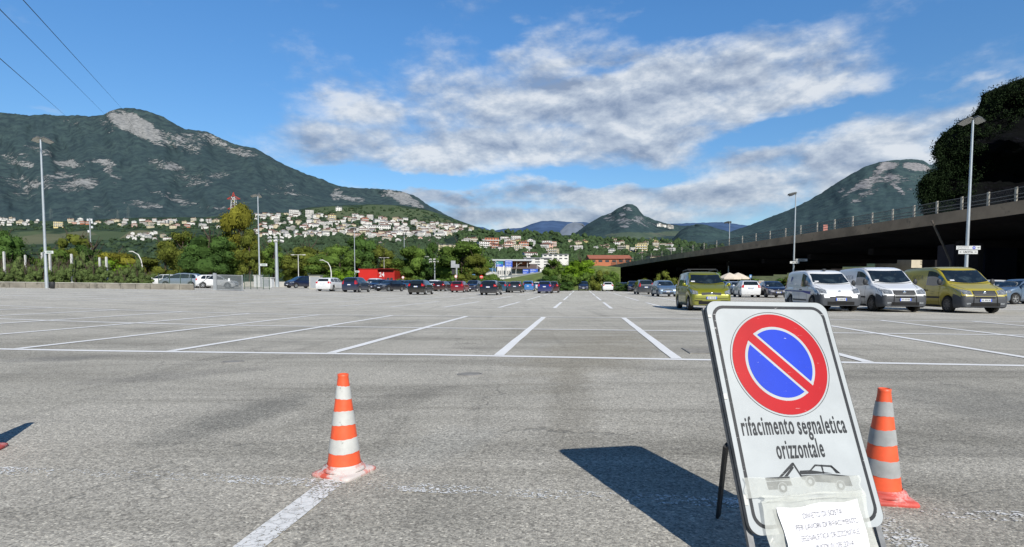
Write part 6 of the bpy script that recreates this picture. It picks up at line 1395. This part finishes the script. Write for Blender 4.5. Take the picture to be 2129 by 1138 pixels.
for Y in Ys:
    X = interp(Y, near); z = interp(Y, ztop); Xf = interp(Y, far); rows.append([(X-.02, Y, z-1.05), (X-.02, Y, z+.0), (X+.30, Y, z)]); rt.append([(X+.3, Y, z-.4), (Xf, Y, z-.4)]); rs.append([(X, Y, z-1.06), (X+2.5, Y, z-1.30), (X+5.5, Y, z-2.1), (Xf-3, Y, z-2.2), (Xf, Y, z-1.5), (Xf, Y, z+.3)])
mb = MB(); mb.grid(rows); mb.grid([[(r_[2][0], r_[2][1], r_[2][2]), (r_[2][0], r_[2][1], r_[2][2]-.4)] for r_ in rows]); mb.build('parapet', M_FAS, v_)
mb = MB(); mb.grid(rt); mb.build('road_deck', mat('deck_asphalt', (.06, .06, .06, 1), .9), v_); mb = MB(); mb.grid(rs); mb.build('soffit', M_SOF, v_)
for Yb in range(20, 170, 12):
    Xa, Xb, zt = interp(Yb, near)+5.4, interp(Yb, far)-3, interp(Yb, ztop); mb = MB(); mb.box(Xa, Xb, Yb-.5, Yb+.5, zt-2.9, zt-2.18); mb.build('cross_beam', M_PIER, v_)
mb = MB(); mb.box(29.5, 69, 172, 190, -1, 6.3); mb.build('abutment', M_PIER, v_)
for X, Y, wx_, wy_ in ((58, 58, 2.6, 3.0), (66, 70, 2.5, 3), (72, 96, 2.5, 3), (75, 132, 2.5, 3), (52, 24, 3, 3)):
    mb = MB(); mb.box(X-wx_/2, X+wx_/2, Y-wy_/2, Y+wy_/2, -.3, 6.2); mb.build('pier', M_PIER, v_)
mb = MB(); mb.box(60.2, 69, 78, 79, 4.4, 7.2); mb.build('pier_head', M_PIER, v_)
# fence on the viaduct
M_VP = mat('fence_post', (.40, .38, .33, 1), .7, var=.15); M_VR = mat('fence_rail', (.16, .15, .14, 1), .6, var=.2)
pxs = [2103, 2046, 1992, 1941, 1894, 1850, 1808, 1768, 1731, 1695, 1661, 1630, 1598, 1569, 1541, 1514, 1488, 1462, 1439, 1416, 1394, 1375, 1353, 1334, 1315, 1297, 1281]
ve = empty('parapet_fence', (0, 0, 0), label='wire fence on slim concrete posts along the top of the bridge', cat='fence'); prev = None
for px in [2170, 2240]+pxs:
    lo, hi = 20., 175.
    for _ in range(40):
        mid = (lo+hi)/2; Xp = at(px, 593, mid).x
        if Xp < interp(mid, near)+.15: lo = mid
        else: hi = mid
    Y = (lo+hi)/2; X = interp(Y, near)+.15; z = interp(Y, ztop); mb = MB(); mb.box(X-.06, X+.06, Y-.09, Y+.09, z-.3, z+1.15); mb.build('post', M_VP, ve)
P = [(interp(Y, near)+.15, Y, interp(Y, ztop)) for Y in range(20, 173, 9)]
for z in (1.05, .55, .25): mb = MB(); [mb.bar(Vector(a)+Vector((0, 0, z)), Vector(b_)+Vector((0, 0, z)), .05 if z > 1 else .06) for a, b_ in zip(P, P[1:])]; mb.build('rail', M_VR, ve)
M_NET = m_mesh('fence_net', (.10, .10, .10, 1), .12, .12, .18); mb = MB(); mb.grid([[Vector(p)+Vector((0, 0, .02)), Vector(p)+Vector((0, 0, 1.1))] for p in P]); 
m_, t_, b__, o__ = newmat('fence_veil'); setc(t_, b__, (.08, .08, .08, 1)); b__.inputs['Alpha'].default_value = .28; b__.inputs['Roughness'].default_value = 1; mb.build('wire_net', m_, ve)
# small traffic items on the bridge
a = at(1716, 474, 72); mb = MB(); mb.box(-.28, .28, -.03, .03, -.38, .38); mb2 = mb.build('bridge_sign', mat('pinkish', (.62, .25, .2, 1), .6), label='small red and white sign on the bridge fence above the small white van', cat='sign'); mb2.location = a
# downpipe / strut under the deck
mb = MB(); mb.tube([at(1937, 459, 52), at(1962, 512, 52), at(1976, 545, 52), at(1977, 592, 52)], .09, 8); mb.build('drain_pipe', mat('pipe', (.10, .085, .07, 1), .8, var=.3, scale=2), label='brown drain pipe slanting down below the bridge edge', cat='pipe')
# walls and buildings below the bridge
def wallbox(name, lab, cat, px0, px1, pyt, Y, d, m, parts=None):
    a = ax(px0, Y); b_ = ax(px1, Y); H = at(px0, pyt, Y).z-a.z; e = empty(name, a, label=lab, cat=cat); L = b_.x-a.x; mb = MB(); mb.box(0, L, 0, d, -.3, H); mb.build('wall', m, e); return e, L, H
M_CREAM = mat('cream_render', (.62, .55, .42, 1), .9, var=.12, scale=.8)
e, L, H = wallbox('cream_building', 'cream rendered building with a louvred vent seen under the bridge', 'building', 1893, 1985, 518, 100, 10, M_CREAM)
cx_ = (1917-1893)*100/FPX; zc = at(1917, 543.5, 100).z-ax(1893, 100).z
for i in range(5): mb = MB(); mb.box(cx_-.45, cx_+.45, -.05, -.002, zc-.6+i*.27, zc-.50+i*.27); mb.build('vent_slat', mat('vent', (.20, .17, .14, 1), .8), e)
e, L, H = wallbox('side_wall', 'dull olive wall left of the cream building', 'wall', 1868, 1891.5, 528, 106, 3, mat('olive_wall', (.09, .085, .055, 1), .9, var=.2, scale=1))
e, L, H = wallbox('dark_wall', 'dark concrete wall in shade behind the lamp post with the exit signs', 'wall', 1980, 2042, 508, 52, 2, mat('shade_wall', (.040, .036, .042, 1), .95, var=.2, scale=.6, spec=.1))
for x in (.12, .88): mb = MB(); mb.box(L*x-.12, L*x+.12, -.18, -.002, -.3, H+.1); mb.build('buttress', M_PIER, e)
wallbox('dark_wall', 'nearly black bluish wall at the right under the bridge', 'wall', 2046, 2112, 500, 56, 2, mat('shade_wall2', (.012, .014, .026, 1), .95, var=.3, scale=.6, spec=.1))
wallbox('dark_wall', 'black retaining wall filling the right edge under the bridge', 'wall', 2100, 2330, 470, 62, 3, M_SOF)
# parasols, kiosk
M_PAR = mat('parasol_cloth', (.68, .60, .50, 1), .8, var=.06)
for px, Y, lab in ((1516, 74, 'white parasol left, behind the white hatchback'), (1534, 76, 'white parasol right, behind the white hatchback')):
    a = ax(px, Y); e = empty('parasol', a, label=lab, cat='parasol'); H = at(px, 567, Y).z-a.z; mb = MB(); mb.lathe([(0, H), (.7, H-.28), (1.55, H-.72), (1.55, H-.9)], 8); mb.build('canopy', M_PAR, e); mb = MB(); mb.tube([(0, 0, 0), (0, 0, H)], .04, 6); mb.build('pole', M_GALV, e)
a = ax(1580, 70); e = empty('kiosk', a, label='small pinkish kiosk between the white hatchback and the navy saloon', cat='kiosk'); mb = MB(); mb.box(-.28, .28, -.3, .3, 0, 1.5); mb.build('body', mat('kiosk_pink', (.45, .30, .24, 1), .8), e); mb = MB(); mb.box(-.34, .34, -.36, .36, 1.5, 1.6); mb.build('roof', M_CP, e)
M_SB = mat('sunny_bank', (.085, .10, .035, 1), 1, var=.4, scale=.4, world=True)
mb = MB(); rows = []
for i in range(15):
    px = 1440+i*33; a = ax(px, 184); b_ = at(px, 556, 240); rows.append([a-Vector((0, 0, .1)), a.lerp(b_, .5), b_])
mb.grid(rows); mb.build('sunlit_bank', M_SB, kind='structure')
fence('rail_fence', 'pale rail fence on white posts behind the navy saloon', 'fence', ax(1545, 182), ax(1700, 182), 2.3, M_FW, mat('white_post', (.5, .48, .42, 1), .8), 9, .09, True)
# ------------------------------------------------------------------ cliff
M_CL = m_hill('cliff_rock', (.002, .003, .003), (.004, .005, .005), (.006, .006, .009), .12, HZ, .0, rs=.05)  # near-black rock: the cliff's shade is put into these colours
edge = [(596, 1935), (560, 1930), (500, 1924), (450, 1921), (439, 1921), (419, 1920), (402, 1910), (381, 1912), (365, 1922), (352, 1950), (335, 1950), (318, 1943), (303, 1942), (290, 1952), (278, 1962), (262, 1982), (250, 2003), (237, 2026), (216, 2038), (195, 2042), (187, 2064), (179, 2085), (170, 2105), (162, 2129), (140, 2190), (110, 2300), (60, 2500)]
levels = []; 
for i in range(70): levels.append(lerp(600, 66, i/69))
rows = []; ed = sorted(edge)
NC = 46
for k, py in enumerate(levels):
    e0 = interp(py, ed)+3.0*noise.noise(Vector((py*.05, 1, 2)))+1.5*noise.noise(Vector((py*.3, 4, 2))); row = []
    for j in range(-6, NC):
        if j < 0: q = -j/6; p = at(e0+q*6, py, 260+q*140)
        else:
            q = (j/(NC-1)); px = e0+(2900-e0)*q; Y = 260-12*min(1, q*12)-60*q+11*noise.noise(Vector((px*.01, py*.015, 7)))*min(1, q*8)+5*noise.noise(Vector((px*.05, py*.05, 3)))*min(1, q*8); p = at(px, py, Y)
        row.append(p)
    rows.append(row)
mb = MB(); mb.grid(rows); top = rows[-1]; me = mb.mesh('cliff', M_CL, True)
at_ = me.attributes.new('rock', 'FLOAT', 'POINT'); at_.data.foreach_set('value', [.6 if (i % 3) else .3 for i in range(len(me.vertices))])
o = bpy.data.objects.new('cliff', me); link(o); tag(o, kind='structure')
# vegetation clinging to the cliff edge
rc = random.Random(21); mb = MB(); 
def leafball(c, r_, n, leaf, rnd):
    for i in range(n):
        d = Vector((rnd.gauss(0, 1), rnd.gauss(0, 1), rnd.gauss(0, 1))).normalized(); p = c+d*r_*rnd.uniform(.35, 1.08); nr = (d+Vector((rnd.gauss(0, .5), rnd.gauss(0, .5), rnd.gauss(0, .5)))).normalized(); u_ = nr.cross(Vector((rnd.random()-.5, rnd.random()-.5, rnd.random()-.5))).normalized(); w2 = nr.cross(u_); s_ = leaf*rnd.uniform(.6, 1.3); mb.face([p-u_*s_*.5, p+w2*s_*.35, p+u_*s_*.5, p-w2*s_*.35])
for i in range(420):
    py = rc.uniform(150, 440); e0 = interp(py, ed); off = rc.random()**2*110; c = at(e0+2+off, py+off*.0+rc.uniform(0, 8), 248+rc.uniform(-5, 4)-off*.06); leafball(c, rc.uniform(1.2, 3.2), 75, .62, rc)
for i in range(90):
    py = rc.uniform(352, 440); e0 = interp(py, ed); c = at(e0+rc.uniform(0, 50), py, 246); leafball(c, rc.uniform(1.2, 3.0), 75, .62, rc)
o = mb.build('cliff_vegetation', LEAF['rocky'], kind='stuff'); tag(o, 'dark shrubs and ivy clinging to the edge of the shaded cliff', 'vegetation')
# ------------------------------------------------------------------ pylons and cables
def pylon(px, Y, pt, pb, lab, wpx, red):
    a = at(px, pb, Y); H = at(px, pt, Y).z-a.z; e = empty('power_pylon', a, label=lab, cat='pylon'); w_ = wpx*Y/FPX/2; mw = mat('pylon_white', (.62, .62, .60, 1), .6) if red else mat('pylon_grey', (.10, .13, .13, 1), .7); mr_ = mat('pylon_red', (.55, .05, .03, 1), .6) if red else mw; th = .5 if red else .22
    mb = MB(); n = 6
    for sx_ in (-1, 1):
        for sy_ in (-1, 1): mb.bar((sx_*w_*.5, sy_*w_*.5, 0), (sx_*w_*.22, sy_*w_*.22, H*.86), th)
    for i in range(n):
        z0, z1 = H*.86*i/n, H*.86*(i+1)/n; r0, r1 = lerp(w_*.5, w_*.22, i/n), lerp(w_*.5, w_*.22, (i+1)/n); mb.bar((-r0, -r0, z0), (r1, -r1, z1), th*.8); mb.bar((r0, -r0, z0), (-r1, -r1, z1), th*.8)
    mb.build('lattice_mast', mw, e)
    for z, ww in ((.62, 1.0), (.78, .85)) if not red else ((.50, 1.0), (.80, 1.05)):
        mb = MB(); mb.bar((-w_*ww, 0, H*z), (w_*ww, 0, H*z), th); mb.bar((-w_*ww, 0, H*z), (0, 0, H*(z+.10)), th); mb.bar((w_*ww, 0, H*z), (0, 0, H*(z+.10)), th); mb.build('crossarm', mr_, e)
    mb = MB(); mb.bar((-w_*.22, 0, H*.86), (0, 0, H), th); mb.bar((w_*.22, 0, H*.86), (0, 0, H), th); mb.build('peak', mr_, e)
pylon(487, 640, 400, 470, 'red and white power pylon rising behind the tallest yellow green tree', 26, True)
pylon(106, 900, 432, 456, 'faint grey pylon at the foot of the mountain right of the left lamp', 9, False); pylon(267, 900, 428, 455, 'faint grey pylon at the mountain foot above the terrace houses', 9, False); pylon(245, 1000, 436, 455, 'small grey pylon left of the other one above the terrace houses', 6, False)
a = at(189, 520, 420); e = empty('antenna_mast', a, label='slim antenna mast with white drums among the orchard trees', cat='antenna mast'); H = at(189, 454, 420).z-a.z; k = 420/FPX
mb = MB(); mb.tube([(0, 0, -8), (0, 0, H)], .45, 8); mb.build('mast', M_GALV, e)
for z, x in ((.98, -1.4), (.98, 1.3), (.9, 1.6), (.75, 1.5), (.62, -1.2)): mb = MB(); mb.tube([(x, 0, H*z-1.6), (x, 0, H*z)], .7, 8); mb.build('antenna_drum', M_PLATE, e)
M_CAB = mat('cable', (.03, .03, .035, 1), .6)
for P3 in ([(-60, -120, 26), (0, 20, 40), (216, 236, 250), (330, 400, 620)], [(0, -70, 30), (48, 0, 40), (250, 222, 250), (360, 400, 620)], [(-80, 40, 30), (0, 122, 44), (133, 238, 220), (290, 380, 620)]):
    pts = [at(px, py, Y) for px, py, Y in P3]; pts2 = []
    # interpolate smoothly in image-independent 3D with a slight sag
    for i in range(len(pts)-1):
        for j in range(12): pts2.append(pts[i].lerp(pts[i+1], j/12))
    pts2.append(pts[-1]); mb = MB(); mb.tube(pts2, .030, 5); mb.build('power_cable', M_CAB, label='thin dark power cable crossing the sky at upper left', cat='cable', group='power cables at upper left')
